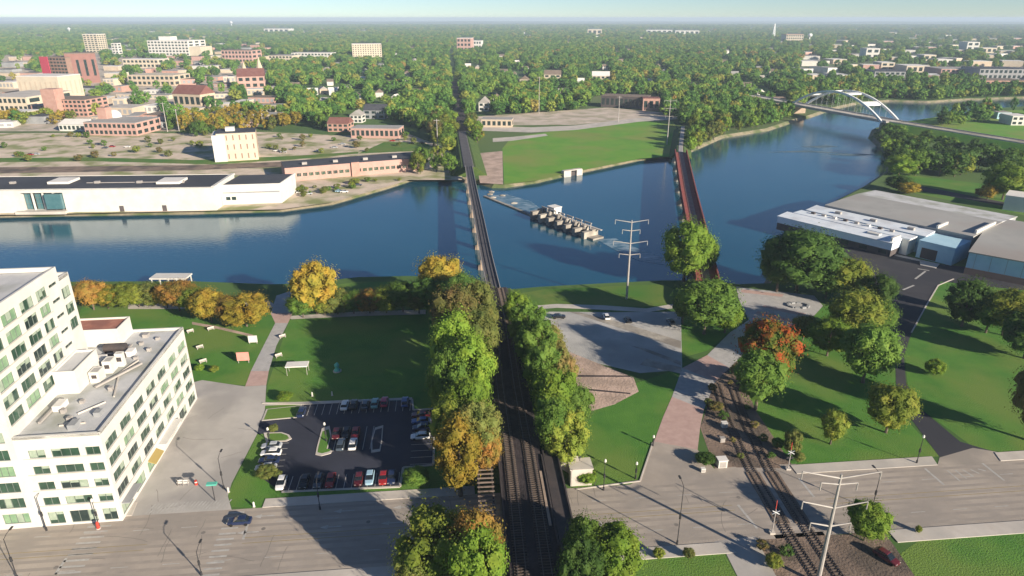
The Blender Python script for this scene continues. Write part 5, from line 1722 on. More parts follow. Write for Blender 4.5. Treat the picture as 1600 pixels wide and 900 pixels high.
# (x, top row, base row, width in pixels, leaves, base height, label)
NEAR = [
 (147, 438, 484, 48, 'leaf_orange', 0, 'orange tree nearest the tall white building by the river'),
 (195, 443, 480, 54, 'leaf_yellow', 0, 'yellow-green tree second from the white building by the river'),
 (240, 442, 479, 46, 'leaf_olive', 0, 'olive tree left of the white riverside shelter'),
 (281, 439, 486, 60, 'leaf_orange', 0, 'orange tree in front of the white riverside shelter'),
 (331, 453, 503, 58, 'leaf_gold', 0, 'golden tree second left of the promenade by the river'),
 (386, 459, 510, 66, 'leaf_gold', 0, 'golden tree just left of the promenade by the river'),
 (496, 408, 490, 66, 'leaf_gold', 0, 'large golden topped tree right of the promenade end'),
 (474, 458, 496, 48, 'leaf_green', 0, 'green tree at the foot of the large golden topped tree'),
 (528, 453, 491, 50, 'leaf_olive', 0, 'olive tree third from the promenade along the river path'),
 (578, 452, 489, 46, 'leaf_orange', 0, 'small orange-tinged tree in the middle of the river path row'),
 (630, 440, 487, 62, 'leaf_green', 0, 'green tree at the right end of the river path row'),
 (690, 398, 478, 66, 'leaf_gold', 0, 'golden tree by the river left of the railway bridge'),
 (676, 432, 492, 56, 'leaf_dark', 0, 'dark tree below the golden tree by the railway bridge'),
 (722, 428, 500, 64, 'leaf_dark', 2, 'dark tree at the river end of the embankment, left side'),
 (170, 447, 482, 40, 'leaf_gold', 0, 'small golden tree between the orange and yellow-green trees by the white building'),
 (218, 447, 480, 40, 'leaf_yellow', 0, 'small yellow-green tree left of the olive riverside tree'),
 (262, 446, 481, 36, 'leaf_gold', 0, 'small golden tree at the left corner of the riverside shelter'),
 (306, 449, 492, 44, 'leaf_yellow', 0, 'yellow tree right of the riverside shelter'),
 (358, 462, 507, 42, 'leaf_orange', 0, 'orange tree between the two golden trees by the promenade'),
 (508, 462, 493, 40, 'leaf_yellow', 0, 'yellow-green tree right of the large golden topped tree'),
 (553, 456, 490, 42, 'leaf_green', 0, 'green tree left of the small orange-tinged tree'),
 (604, 449, 489, 44, 'leaf_yellow', 0, 'yellow-green tree right of the small orange-tinged tree'),
 (655, 452, 490, 46, 'leaf_olive', 0, 'olive tree beside the dark tree near the railway bridge'),
 # left side of the embankment
 (746, 438, 522, 62, 'leaf_olive', 3, 'olive tree second from the river on the left embankment side'),
 (712, 445, 540, 70, 'leaf_rust', 2, 'rusty brown tree on the left embankment slope near the river'),
 (744, 484, 575, 76, 'leaf_olive', 3, 'olive tree midway on the left embankment crest'),
 (716, 490, 590, 84, 'leaf_bright', 2, 'bright green broad tree midway on the left embankment slope'),
 (738, 526, 622, 82, 'leaf_bright', 3, 'bright green tree beside the track, left of the embankment'),
 (706, 545, 640, 70, 'leaf_green', 1, 'green tree at the embankment foot beside the dark lawn'),
 (730, 590, 676, 74, 'leaf_bright', 3, 'bright tree level with the top of the parking lot'),
 (712, 622, 712, 66, 'leaf_yellow', 1, 'yellow-green tree beside the right edge of the parking lot'),
 (748, 632, 735, 70, 'leaf_olive', 3, 'olive tree left of the track above the open girder bridge'),
 (720, 655, 755, 74, 'leaf_gold', 1, 'golden tree at the embankment foot by the street'),
 (762, 660, 742, 44, 'leaf_orange', 4, 'orange tree overhanging the track above the open girder bridge'),
 # near the bottom edge
 (745, 788, 930, 86, 'leaf_orange', 2, 'orange-topped tree left of the track at the bottom edge'),
 (690, 800, 925, 124, 'leaf_yellow', 0, 'broad yellow-green tree left of the railway at the bottom edge'),
 (752, 830, 960, 90, 'leaf_bright', 2, 'bright green tree left of the track cut by the bottom edge'),
 (655, 850, 940, 70, 'leaf_olive', 0, 'olive tree at the pavement cut by the bottom edge'),
 (912, 808, 905, 64, 'leaf_green', 1, 'green tree right of the track below the street'),
 (950, 828, 930, 96, 'leaf_bright', 0, 'bright green broad tree right of the railway at the bottom edge'),
 (905, 850, 950, 70, 'leaf_dark', 1, 'dark tree right of the railway at the bottom edge'),
 # right side of the embankment
 (808, 456, 512, 44, 'leaf_bright', 3, 'bright small tree at the river end of the right embankment side'),
 (824, 472, 545, 56, 'leaf_green', 3, 'green tree second from the river on the right embankment side'),
 (838, 498, 580, 62, 'leaf_green', 3, 'green tree third from the river on the right embankment side'),
 (858, 506, 582, 50, 'leaf_rust', 1, 'rusty tree beside the gravel lot'),
 (848, 540, 625, 60, 'leaf_green', 3, 'green tree midway on the right embankment crest'),
 (872, 545, 630, 52, 'leaf_rust', 1, 'rusty tree beside the bare earth patch'),
 (866, 575, 668, 70, 'leaf_bright', 2, 'bright tree midway on the right embankment slope'),
 (892, 598, 680, 60, 'leaf_green', 0, 'green tree at the point of the bare earth patch'),
 (862, 622, 712, 62, 'leaf_green', 3, 'green tree right of the track above the wing wall'),
 (884, 640, 730, 66, 'leaf_yellow', 1, 'yellow-green tree above the pale wing wall'),
 # right of the gravel lot
 (1068, 344, 440, 78, 'leaf_bright', 0, 'tall bright yellow-green tree at the near end of the rusty bridge'),
 (1104, 372, 432, 34, 'leaf_bright', 0, 'small bright tree against the rusty bridge end'),
 (1100, 436, 522, 92, 'leaf_green', 0, 'broad green tree between gravel lot and paved round plaza'),
 (1066, 455, 505, 40, 'leaf_dark', 0, 'dark small tree at the right end of the river path'),
 (1132, 465, 520, 46, 'leaf_bright', 0, 'bright small tree left of the paved round plaza'),
 (1244, 362, 456, 120, 'leaf_dark', 0, 'huge dark green tree on the river edge right of the rusty bridge'),
 (1213, 385, 456, 60, 'leaf_dark', 0, 'dark tree leaning over the water left of the huge tree'),
 (1316, 404, 468, 72, 'leaf_yellow', 0, 'yellow-topped tree right of the huge dark tree'),
 (1290, 412, 466, 60, 'leaf_dark', 0, 'dark tree between the huge tree and yellow-topped tree'),
 (1328, 453, 540, 78, 'leaf_yellow', 0, 'yellow-green tree right of the paved round plaza'),
 (1254, 493, 532, 36, 'leaf_olive', 0, 'small olive tree at the plaza edge'),
 (1292, 500, 556, 66, 'leaf_bright', 0, 'bright low tree on the lawn below the plaza'),
 (1348, 508, 598, 88, 'leaf_green', 0, 'green tree on the lawn left of the dark driveway'),
 (1192, 498, 612, 80, 'leaf_red', 0, 'red and green maple beside the right promenade'),
 (1180, 548, 640, 78, 'leaf_green', 0, 'green tree below the red maple'),
 (1384, 603, 676, 70, 'leaf_yellow', 0, 'yellow-green tree on the lawn at the driveway bend'),
 (1297, 644, 694, 38, 'leaf_yellow', 0, 'small yellow tree in the middle of the right lawn'),
 (1235, 670, 712, 26, 'leaf_olive', 0, 'thin olive sapling beside the right tracks'),
 (1459, 562, 586, 28, 'leaf_bright', 0, 'small round green tree alone on the far right lawn'),
 (1368, 428, 486, 50, 'leaf_dark', 0, 'dark tree at the left edge of the warehouse lot'),
 (1365, 470, 530, 52, 'leaf_green', 0, 'green tree where the driveway leaves the warehouse lot'),
 (1540, 462, 520, 54, 'leaf_green', 0, 'green tree between the dark and yellow-topped trees on the far right'),
 (1566, 454, 524, 74, 'leaf_yellow', 0, 'yellow-topped tree by the right edge behind the lawn'),
 (1502, 436, 510, 64, 'leaf_dark', 0, 'dark tree with ruddy tint above the driveway kerb'),
 (1522, 446, 492, 30, 'leaf_rust', 0, 'small rusty tree above the far right lawn'),
 (1600, 480, 560, 70, 'leaf_dark', 0, 'dark tree at the right edge of the lawn'),
 (1612, 570, 690, 80, 'leaf_rust', 0, 'reddish tree cut by the right edge of the lawn'),
 (1350, 790, 845, 60, 'leaf_bright', 0, 'bright green tree beside the big power pole'),
]
for x, yt, yb, wpx, lm_, bz, lab in NEAR:
    if 'left embankment' in lab or 'embankment foot' in lab or 'left of the embankment' in lab or 'parking lot' in lab:
        yb += 16
    p = G(x, yb, bz)
    h = height_at(p, yt)
    h = min(h, wpx * mpp(p) * 1.85)
    tree(p, wpx * mpp(p) * 1.17, h, lm_, lab)

# bushes: (x, base row, width, height m, leaves, label)
for x, yb, wpx, hm, lm_, lab in (
   (917, 757, 30, 3.4, 'leaf_bright', 'bright bush growing over the pale wing wall'),
   (1029, 872, 20, 2.2, 'leaf_yellow', 'left yellow bush on the lawn at the bottom edge'),
   (1075, 872, 20, 2.2, 'leaf_olive', 'right olive bush on the lawn at the bottom edge'),
   (650, 757, 46, 3.6, 'leaf_green', 'wide green bush at the right end of the parking lot'),
   (418, 747, 34, 3.2, 'leaf_olive', 'olive bush at the lower left corner of the parking lot'),
   (446, 627, 26, 2.6, 'leaf_bright', 'bright bush left of the path above the parking lot'),
   (313, 580, 16, 2.0, 'leaf_bright', 'left small bush on the lawn behind the white wing'),
   (336, 582, 16, 2.0, 'leaf_yellow', 'right small bush on the lawn behind the white wing'),
   (1206, 888, 26, 3.0, 'leaf_yellow', 'yellow bush on the dirt left of the tracks at the bottom'),
   (1215, 700, 22, 2.4, 'leaf_green', 'green bush right of the tracks above the street'),
   (1247, 722, 20, 2.4, 'leaf_olive', 'olive bush at the street corner right of the tracks'),
   (1152, 585, 26, 2.6, 'leaf_rust', 'rusty bush beside the tracks left of the maple'),
   (1118, 640, 24, 2.0, 'leaf_rust', 'brown bush left of the tracks near the white cabinet'),
   (1102, 725, 34, 2.4, 'leaf_dark', 'dark bush at the promenade corner left of the tracks'),
   (1434, 832, 10, 1.6, 'leaf_yellow', 'tiny yellow bush beside the pavement of the bottom right lawn'),
   (1417, 303, 34, 7.0, 'leaf_gold', 'round orange tree behind the grey warehouse roof'),
   (1403, 299, 44, 9.0, 'leaf_dark', 'dark round tree left of the orange tree'),
   (1404, 274, 52, 13.0, 'leaf_bright', 'bright tree at the river bend above the warehouse'),
   (1566, 312, 64, 19.0, 'leaf_bright', 'tall bright tree behind the warehouse at the right'),
   (1542, 312, 26, 9.0, 'leaf_gold', 'golden tree left of the tall bright tree'),
   (1532, 308, 20, 5.0, 'leaf_orange', 'small orange tree left of the golden tree'),
   (435, 748, 14, 2.0, 'leaf_olive', 'small olive shrub by the bottom left parked cars'),
   (428, 676, 16, 2.2, 'leaf_olive', 'small shrub on the left kerb island')):
    p = G(x, yb)
    tree(p, wpx * mpp(p) * 1.1, hm, lm_, lab, name='bush' if hm < 4 else 'tree', cat='bush' if hm < 4 else 'tree')

# trees across the river and on the plain: scattered, the nearest as single trees, the rest as one wooded mass
YB = [(-200, 196), (0, 196), (290, 206), (300, 214), (330, 214), (345, 206), (420, 207), (470, 188), (505, 206), (512, 186), (606, 188), (650, 200), (690, 232), (715, 250), (745, 240), (752, 184), (832, 178), (905, 172), (932, 150), (1030, 150), (1036, 180), (1062, 190), (1068, 236), (1090, 229), (1130, 211), (1200, 199), (1238, 186), (1262, 154),
      (1300, 165), (1340, 158), (1390, 155), (1450, 157), (1510, 153), (1600, 150), (1900, 150)]
def yb_at(x):
    for (a, ya), (b, yb_) in zip(YB, YB[1:]):
        if a <= x <= b:
            return ya + (yb_ - ya) * (x - a) / (b - a)
    return 150
ZONE_B = [(1362, 211), (1392, 211), (1480, 232), (1560, 248), (1660, 266), (1660, 300), (1575, 306), (1520, 300), (1440, 290), (1408, 276), (1388, 262), (1388, 236)]
ZONE_D = [(640, 262), (690, 256), (716, 256), (716, 282), (690, 281), (645, 282)]
ZONE_F = [(1440, 190), (1545, 172), (1640, 172), (1640, 182), (1560, 190), (1480, 199)]
ZONE_G = [(1062, 215), (1078, 215), (1090, 232), (1066, 244)]
rs = random.Random(5)
pts = []
y = 420.0
while y < 9500:
    if y < 900: sp = 9.4
    elif y < 1500: sp = 11.5
    elif y < 3000: sp = 16
    elif y < 5000: sp = 28
    else: sp = 48
    xm = y * .92 + 60
    x = -xm
    while x < xm:
        xx, yy = x + rs.uniform(-.5, .5) * sp, y + rs.uniform(-.5, .5) * sp
        x += sp
        X, Y = to_px((xx, yy, 0))
        if Y > 300 or Y < 20 or X < -160 or X > 1760:
            continue
        dens = 0.0
        zone = 'town'
        if Y < yb_at(X):
            dens = .92
            if X < 430 and Y > 70:
                dens = .62 if Y < 165 else .72
                if X < 260 and 85 < Y < 165: dens = .46
            if X > 1340 and 96 < Y < 134:
                dens = .55
            if X > 1240 and 134 <= Y < 160:
                dens = .9
                zone = 'arch'
            if X > 1040 and Y > 150 and X < 1260:
                zone = 'shore'
            elif 745 < X <= 1062 and Y > 130:
                zone = 'field'
            elif 430 < X <= 745 and Y > 150:
                zone = 'railside'
            elif X <= 430 and Y > 150:
                zone = 'downtown'
            if Y < 62: dens = .8
        elif in_poly(X, Y, ZONE_B): dens, zone = .85, 'rightbank'
        elif in_poly(X, Y, ZONE_D): dens, zone = .8, 'bridgehead'
        elif in_poly(X, Y, ZONE_F): dens, zone = .45, 'rightbank'
        elif in_poly(X, Y, ZONE_G): dens, zone = .8, 'shore'
        # open patches where streets and yards part the canopy
        op = math.sin(xx * .013 + 1.3) * math.sin(yy * .011) + .6 * math.sin(xx * .031 + yy * .023)
        if op > .95: dens *= .35
        if rs.random() > dens:
            continue
        if abs(xx - rail_at(yy)[0].x) < (10 if yy < 560 else 7.5) or (yy < 640 and abs(xx - rail_at(yy, R2)[0].x) < 7):
            continue
        # clear of buildings and of the sight to their walls
        k = 14 / max(.05, mpp((xx, yy, 0)))
        if any(b0 - k * .3 < X < b1 + k * .3 and t0 - 1 < Y < bb + min(k * .42, 6) for b0, b1, t0, bb in BLD):
            continue
        # keep off the arch bridge and its road
        rel = Vector((xx, yy, 0)) - A0
        al_, ac_ = rel.dot(ad), rel.dot(an)
        if -100 < al_ < alen + 10 and abs(ac_) < 15:
            continue
        q = Vector((xx, yy, 0)) - R0_
        e_ = dd.normalized()
        if -5 < q.dot(Vector((e_.x, e_.y, 0))) < dd.length and abs(q.dot(dn)) < 17:
            continue
        pts.append((xx, yy, X, Y, zone))
    y += sp
pts.sort(key=lambda p: p[1])
ZL = dict(downtown=('tree among the lots at the edge of downtown', 'downtown trees'), railside=('tree in the wood left of the far railway cutting', 'trees left of the far railway'),
          field=('tree in the belt behind the green field', 'trees behind the green field'), shore=('tree on the wooded shore behind the rusty bridge', 'trees on the wooded shore'),
          arch=('tree behind the white arch bridge', 'trees behind the arch bridge'), rightbank=('tree on the right bank below the arch bridge road', 'trees on the right bank'),
          bridgehead=('tree at the far end of the dark railway bridge', 'trees at the far bridgehead'), town=('tree in the wooded town beyond the river', 'trees of the wooded town'))
N_SINGLE = 300 - trees_made[0] - 14
PAL = {'leaf_green': 8, 'leaf_dark': 4, 'leaf_bright': 5, 'leaf_yellow': 4, 'leaf_olive': 2, 'leaf_gold': .4, 'leaf_rust': .4}
ADJ = dict(leaf_green='green', leaf_dark='dark green', leaf_bright='bright green', leaf_yellow='yellow-green', leaf_olive='olive', leaf_gold='golden', leaf_rust='rusty', leaf_orange='orange')
names_, wts_ = zip(*PAL.items())
singles = pts[:N_SINGLE]
rest = pts[N_SINGLE:]
protos = []
for (xx, yy, X, Y, zone) in singles:
    lm_ = rs.choices(names_, wts_)[0]
    if zone == 'rightbank' and rs.random() < .6: lm_ = 'leaf_dark'
    if (285 < X < 470 and 172 < Y < 208) or (X < 125 and 174 < Y < 198): lm_ = rs.choice(['leaf_gold', 'leaf_yellow', 'leaf_gold', 'leaf_olive'])
    h = rs.uniform(9, 15) * (1.05 if zone in ('railside', 'shore') else (.85 if zone == 'rightbank' else .95))
    if zone == 'rightbank' and Y > 262: h *= 1.4
    t = tree((xx, yy, 0), h * rs.uniform(.8, 1.15) * (1.3 if zone == 'rightbank' else 1), h, lm_, ADJ[lm_] + ' ' + ZL[zone][0], group=ZL[zone][1] + ', ' + ADJ[lm_], hi=False)
    for ch_ in t.children:
        if ch_.name.startswith('crown') and len(protos) < 5 and ch_.data not in [p.data for p in protos]:
            protos.append(ch_)
me = bpy.data.meshes.new('woodland')
me.from_pydata([(p[0], p[1], 0) for p in rest], [], [])
v_s, v_r, v_k = [], [], []
for i, p in enumerate(rest):
    k = 1.0 if p[1] < 1500 else (1.15 if p[1] < 3000 else (1.5 if p[1] < 5000 else 2.1))
    h = rs.uniform(8.5, 16) * (1 if k < 1.2 else 1.0 + (k - 1) * .35)
    w = rs.uniform(9, 18) * k
    v_s += [w, w, h]
    v_r.append(rs.uniform(0, 6.28))
    v_k.append(rs.randrange(len(protos)))
for nm_, dt_, key_, val_ in (('tree_scale', 'FLOAT_VECTOR', 'vector', v_s), ('tree_turn', 'FLOAT', 'value', v_r), ('tree_kind', 'INT', 'value', v_k)):
    me.attributes.new(nm_, dt_, 'POINT').data.foreach_set(key_, val_)
wood = bpy.data.objects.new('woodland', me)
COL.objects.link(wood)
tag(wood, 'wooded town stretching to the horizon, one mass of green and yellow crowns', 'woodland', kind='stuff')
ng = bpy.data.node_groups.new('scatter_crowns', 'GeometryNodeTree')
ng.interface.new_socket('Geometry', in_out='INPUT', socket_type='NodeSocketGeometry')
ng.interface.new_socket('Geometry', in_out='OUTPUT', socket_type='NodeSocketGeometry')
N, L = ng.nodes, ng.links
gi = N.new('NodeGroupInput'); go = N.new('NodeGroupOutput')
def attr(nm, dt):
    n = N.new('GeometryNodeInputNamedAttribute')
    n.data_type = dt
    n.inputs['Name'].default_value = nm
    return n.outputs['Attribute']
sc_ = attr('tree_scale', 'FLOAT_VECTOR'); tu = attr('tree_turn', 'FLOAT'); kd = attr('tree_kind', 'INT')
cmb = N.new('ShaderNodeCombineXYZ')
L.new(tu, cmb.inputs['Z'])
jn = N.new('GeometryNodeJoinGeometry')
for k, po in enumerate(protos):
    oi = N.new('GeometryNodeObjectInfo')
    oi.transform_space = 'ORIGINAL'
    oi.inputs['Object'].default_value = po
    cmp_ = N.new('FunctionNodeCompare')
    cmp_.data_type = 'INT'
    cmp_.operation = 'EQUAL'
    si = [s_ for s_ in cmp_.inputs if s_.type == 'INT']
    L.new(kd, si[0])
    si[1].default_value = k
    ip = N.new('GeometryNodeInstanceOnPoints')
    L.new(gi.outputs[0], ip.inputs['Points'])
    L.new(cmp_.outputs[0], ip.inputs['Selection'])
    L.new(oi.outputs['Geometry'], ip.inputs['Instance'])
    L.new(cmb.outputs[0], ip.inputs['Rotation'])
    L.new(sc_, ip.inputs['Scale'])
    L.new(ip.outputs[0], jn.inputs[0])
sm = N.new('GeometryNodeSetMaterial')
sm.inputs['Material'].default_value = MATS['forest_leaves']
L.new(jn.outputs[0], sm.inputs['Geometry'])
L.new(sm.outputs[0], go.inputs[0])
md = wood.modifiers.new('scatter', 'NODES')
md.node_group = ng
print('trees', trees_made[0], 'woodland', len(rest))

# golden tree rows across the river
rg_ = random.Random(44)
for k in range(34):
    if k < 22:
        X = 290 + k * 8.2
        Y = (203 if k % 2 else 186) - (X - 290) * .05 + rg_.uniform(-3, 3)
        if 326 < X < 408 and Y > 196: Y -= 10
        lab, grp = 'golden tree in the long autumn row behind the beige block', 'autumn row behind the beige block'
    else:
        X = 4 + (k - 22) * 10
        Y = 192 + rg_.uniform(-4, 3)
        lab, grp = 'golden tree in the autumn row at the left edge across the river', 'autumn row at the left edge'
    p = G(X, Y)
    h = rg_.uniform(9, 13)
    tree(p, h * rg_.uniform(1.0, 1.3), h, rg_.choice(['leaf_gold', 'leaf_yellow', 'leaf_gold']), lab, group=grp, hi=False)
# rough growth along the right tracks
for k, (x, y) in enumerate(((1112, 610), (1106, 632), (1128, 655), (1144, 690), (1156, 716), (1168, 640), (1178, 668), (1192, 690), (1204, 716), (1140, 600), (1162, 612), (1226, 868), (1190, 858), (1212, 886))):
    r = random.Random(300 + k)
    p = G(x, y)
    lm_ = ('leaf_rust', 'leaf_olive', 'leaf_dark')[k % 3]
    h = r.uniform(1.2, 2.4)
    tree(p, h * 1.5, h, lm_, 'low %s scrub beside the right tracks' % ADJ[lm_], name='bush', cat='bush', group='scrub beside the right tracks, ' + ADJ[lm_], hi=False)
# low scrub on the far lots
for k in range(90):
    r = random.Random(900 + k)
    X, Y = r.uniform(5, 690), r.uniform(212, 262)
    if in_poly(X, Y, [(330, 196), (408, 196), (408, 256), (330, 256)]) or Y > 256 - (X / 700) * 22:
        continue
    p = G(X, Y)
    lm_ = r.choice(['leaf_olive', 'leaf_yellow', 'leaf_green', 'leaf_rust'])
    h = r.uniform(2.5, 5.5)
    tree(p, h * 1.3, h, lm_, 'low %s bush on the pale lots across the river' % ADJ[lm_], name='bush', cat='bush', group='scrub on the far lots, ' + ADJ[lm_], hi=False)
for k in range(26):
    r = random.Random(1900 + k)
    X = r.uniform(466, 640)
    Y = 296 - (X - 466) * .11 + r.uniform(0, 14) * (1 - (X - 466) / 260)
    p = G(X, Y)
    lm_ = r.choice(['leaf_green', 'leaf_yellow', 'leaf_olive'])
    h = r.uniform(1.8, 3.6)
    tree(p, h * 1.6, h, lm_, 'low %s bush on the bank below the brick warehouse' % ADJ[lm_], name='bush', cat='bush', group='scrub below the brick warehouse, ' + ADJ[lm_], hi=False)

# ------------------------------------------------------------------ vehicles
def car_meshes():
    def ring(x, w, z0, z1, r=.12):
        return [(x, -w + r, z0), (x, -w, z0 + r), (x, -w, z1 - r), (x, -w + r, z1), (x, w - r, z1), (x, w, z1 - r), (x, w, z0 + r), (x, w - r, z0)]
    def loft(rings):
        b = MB(); idx = []
        for r in rings:
            idx.append(len(b.v)); b.v += r
        n = len(rings[0])
        for a, c in zip(idx, idx[1:]):
            for k in range(n):
                j = (k + 1) % n
                b.f.append((a + k, c + k, c + j, a + j))
        b.f.append(tuple(idx[0] + k for k in range(n)))
        b.f.append(tuple(idx[-1] + k for k in reversed(range(n))))
        return b
    body = loft([ring(-2.30, .72, .42, .86), ring(-2.15, .86, .30, .96), ring(-1.2, .92, .26, 1.0), ring(.6, .92, .26, .98), ring(1.5, .90, .28, .90), ring(2.1, .82, .32, .80), ring(2.28, .66, .40, .70)])
    cab = MB().hexa([(-1.85, -.80, .94), (1.05, -.80, .92), (1.05, .80, .92), (-1.85, .80, .94)], [(-1.25, -.62, 1.42), (.25, -.62, 1.42), (.25, .62, 1.42), (-1.25, .62, 1.42)])
    roof = MB().hexa([(-1.28, -.64, 1.42), (.28, -.64, 1.42), (.28, .64, 1.42), (-1.28, .64, 1.42)], [(-1.15, -.56, 1.48), (.15, -.56, 1.48), (.15, .56, 1.48), (-1.15, .56, 1.48)])
    wheel = MB().tube([(0, -.11, 0), (0, .11, 0)], .33, 12)
    lamp = MB().box((0, 0, 0), (.10, .34, .14))
    out = {}
    for nm, b, m in (('body', body, 'car_white'), ('windows', cab, 'car_glass'), ('roof', roof, 'car_white'), ('wheel', wheel, 'tyre'), ('headlight', lamp, 'lens')):
        me = bpy.data.meshes.new(nm); me.from_pydata(b.v, [], b.f); me.materials.append(MATS[m]); me.update(); out[nm] = me
    return out
CM = car_meshes()
def car(x, y, head, paint, label, kind='car', z=.05, scale=1.0, group='parked cars'):
    p = G(x, y)
    ang = math.atan2(head.y, head.x)
    t = thing('car' if kind == 'car' else kind, label, 'car', (p.x, p.y, z), ang, group)
    S = Matrix.Scale(scale, 4)
    hz = 1.0 if kind == 'car' else 1.22
    link_mesh('body', CM['body'], 'car_' + paint, t, S)
    link_mesh('windows', CM['windows'], None, t, S @ Matrix.Diagonal((1.15 if hz > 1 else 1, 1, hz, 1)) @ Matrix.Translation((0, 0, -.17 if hz > 1 else 0)))
    link_mesh('roof', CM['roof'], 'car_' + paint, t, S @ Matrix.Diagonal((1.15 if hz > 1 else 1, 1, hz, 1)) @ Matrix.Translation((0, 0, -.17 if hz > 1 else 0)))
    for a in (-1.35, 1.42):
        for b_ in (-.82, .82):
            link_mesh('wheel', CM['wheel'], None, t, S @ Matrix.Translation((a, b_, .33)))
    for b_ in (-.5, .5):
        link_mesh('headlight', CM['headlight'], None, t, S @ Matrix.Translation((2.22, b_, .6)))
    return t
for x, y, hd, pt, lab, kd_ in (
   (539, 636, lv, 'white', 'white car parked in the top row of the asphalt lot', 'car'),
   (553, 635, lv, 'black', 'black car right of the white car in the top row', 'car'),
   (571, 635, lv, 'slate', 'slate car in the middle of the top parking row', 'car'),
   (586, 633, lv, 'teal', 'pale teal car left of the crimson car', 'car'),
   (601, 631, lv, 'crimson', 'crimson car in the top parking row', 'suv'),
   (633, 631, lv, 'blue', 'blue car at the right end of the top parking row', 'suv'),
   (472, 647, lv, 'navy', 'navy car at the left end of the top parking row', 'car'),
   (658, 651, -lu, 'maroon', 'maroon car at the top of the right parking column', 'car'),
   (658, 661, -lu, 'blue', 'blue car in the right parking column', 'car'),
   (660, 671, -lu, 'navy', 'navy car in the right parking column', 'suv'),
   (657, 685, -lu, 'white', 'white car at the bottom of the right parking column', 'suv'),
   (533, 698, lv, 'slate', 'slate car between the two kerb islands', 'suv'),
   (552, 697, lv, 'white', 'white car between the two kerb islands', 'suv'),
   (526, 681, -lv, 'maroon', 'maroon car behind the slate car between the islands', 'car'),
   (541, 680, -lv, 'black', 'black car in the back row between the islands', 'car'),
   (556, 680, -lv, 'red', 'red car behind the white car between the islands', 'car'),
   (425, 700, -lu, 'silver', 'silver car at the top of the left parking column', 'car'),
   (424, 711, -lu, 'white', 'white car second in the left parking column', 'suv'),
   (421, 723, -lu, 'navy', 'navy car third in the left parking column', 'car'),
   (416, 734, -lu, 'silver', 'silver car at the bottom of the left parking column', 'car'),
   (440, 758, -lv, 'white', 'white car at the left end of the bottom parking row', 'suv'),
   (476, 756, -lv, 'black', 'black car second in the bottom parking row', 'car'),
   (498, 755, -lv, 'slate', 'slate car left of the red car in the bottom row', 'suv'),
   (517, 754, -lv, 'red', 'red car in the middle of the bottom parking row', 'car'),
   (561, 752, -lv, 'maroon', 'maroon car left of the pale blue car', 'car'),
   (578, 750, -lv, 'paleblue', 'pale blue car sticking out of the bottom parking row', 'suv'),
   (599, 750, -lv, 'red', 'red car right of the pale blue car', 'car'),
   (612, 749, -lv, 'navy', 'navy car at the right end of the bottom parking row', 'car'),
   (375, 818, -SU, 'navy', 'dark navy car driving on the street past the lot', 'car'),
   (873, 497, lu, 'black', 'dark car at the left end of the gravel lot', 'car'),
   (947, 497, lv, 'white', 'white car on the gravel lot', 'suv'),
   (981, 502, lv, 'black', 'black car right of the white car on the gravel lot', 'car'),
   (1048, 505, lv, 'slate', 'slate car at the right end of the gravel lot', 'car')):
    car(x, y, hd, pt, lab, kd_, group='parked cars' if y != 818 else None)
rc = random.Random(77)
for k in range(30):
    X, Y = rc.uniform(40, 660), rc.uniform(218, 243)
    if 325 < X < 410 or not (in_poly(X, Y, [(20, 228), (280, 222), (320, 238), (280, 246), (30, 244)]) or in_poly(X, Y, [(420, 222), (600, 216), (680, 222), (600, 232), (430, 240)])):
        continue
    car(X, Y, rc.choice([Vector((1, 0, 0)), Vector((-1, 0, 0))]), rc.choice(['white', 'silver', 'black', 'red', 'slate', 'white']), 'tiny parked car on the pale lots across the river', 'car', group='cars on the far lots')
for X, Y, pt in ((470, 302, 'white'), (482, 304, 'silver'), (530, 300, 'paleblue'), (538, 301, 'white'), (560, 290, 'slate')):
    car(X, Y, Vector((1, .1, 0)), pt, '%s car parked below the brick warehouse across the river' % pt.replace('paleblue', 'pale blue'), 'car', group='cars below the brick warehouse')

# ------------------------------------------------------------------ poles, lamps, signs and small things
def lamp_post(x, yb, yt, label, arm=1, dirv=None, m='lamp_metal'):
    p = G(x, yb)
    h = height_at(p, yt)
    t = thing('street_lamp', label, 'street lamp', p, group='street lamps')
    MB().tube([p - Vector((0, 0, .2)), p + Vector((0, 0, .8)), p + Vector((0, 0, .81)), p + Vector((0, 0, h))], [.20, .19, .095, .06], 8).build('pole', m, t)
    dv_ = dirv or SV
    if arm:
        MB().tube([p + Vector((0, 0, h - .1)), p + dv_ * .9 + Vector((0, 0, h + .25)), p + dv_ * 2.0 + Vector((0, 0, h + .3))], [.06, .05, .05], 6).build('arm', m, t)
        MB().box(p + dv_ * 2.3 + Vector((0, 0, h + .2)), (.9, .36, .16), dv_).build('lantern', m, t)
    else:
        MB().tube([p + Vector((0, 0, h - .05)), p + Vector((0, 0, h + .1)), p + Vector((0, 0, h + .55)), p + Vector((0, 0, h + .75))], [.12, .28, .24, .05], 8).build('lantern', 'lens', t)
    MB().tube([p + Vector((0, 0, h * .45)), p + Vector((0, 0, h * .45 + .9))], [.22, .2], 8).build('banner_bracket', m, t)
    return t
lamp_post(1058, 850, 760, 'dark street lamp on the near pavement right of the railway')
lamp_post(1362, 797, 742, 'dark street lamp beside the bright tree near the power pole')
lamp_post(500, 796, 752, 'dark street lamp on the pavement below the parking lot')
lamp_post(943, 766, 722, 'dark street lamp beside the pale wing wall', 0)
lamp_post(1432, 724, 684, 'dark street lamp on the pavement by the right driveway', 0)
lamp_post(73, 829, 778, 'dark street lamp in front of the tall white building')
lamp_post(155, 823, 784, 'dark street lamp before the low white wing', 0)
lamp_post(350, 764, 716, 'dark street lamp at the left edge of the parking lot lawn')
lamp_post(315, 899, 862, 'dark street lamp on the near pavement at the left', 1, SV)
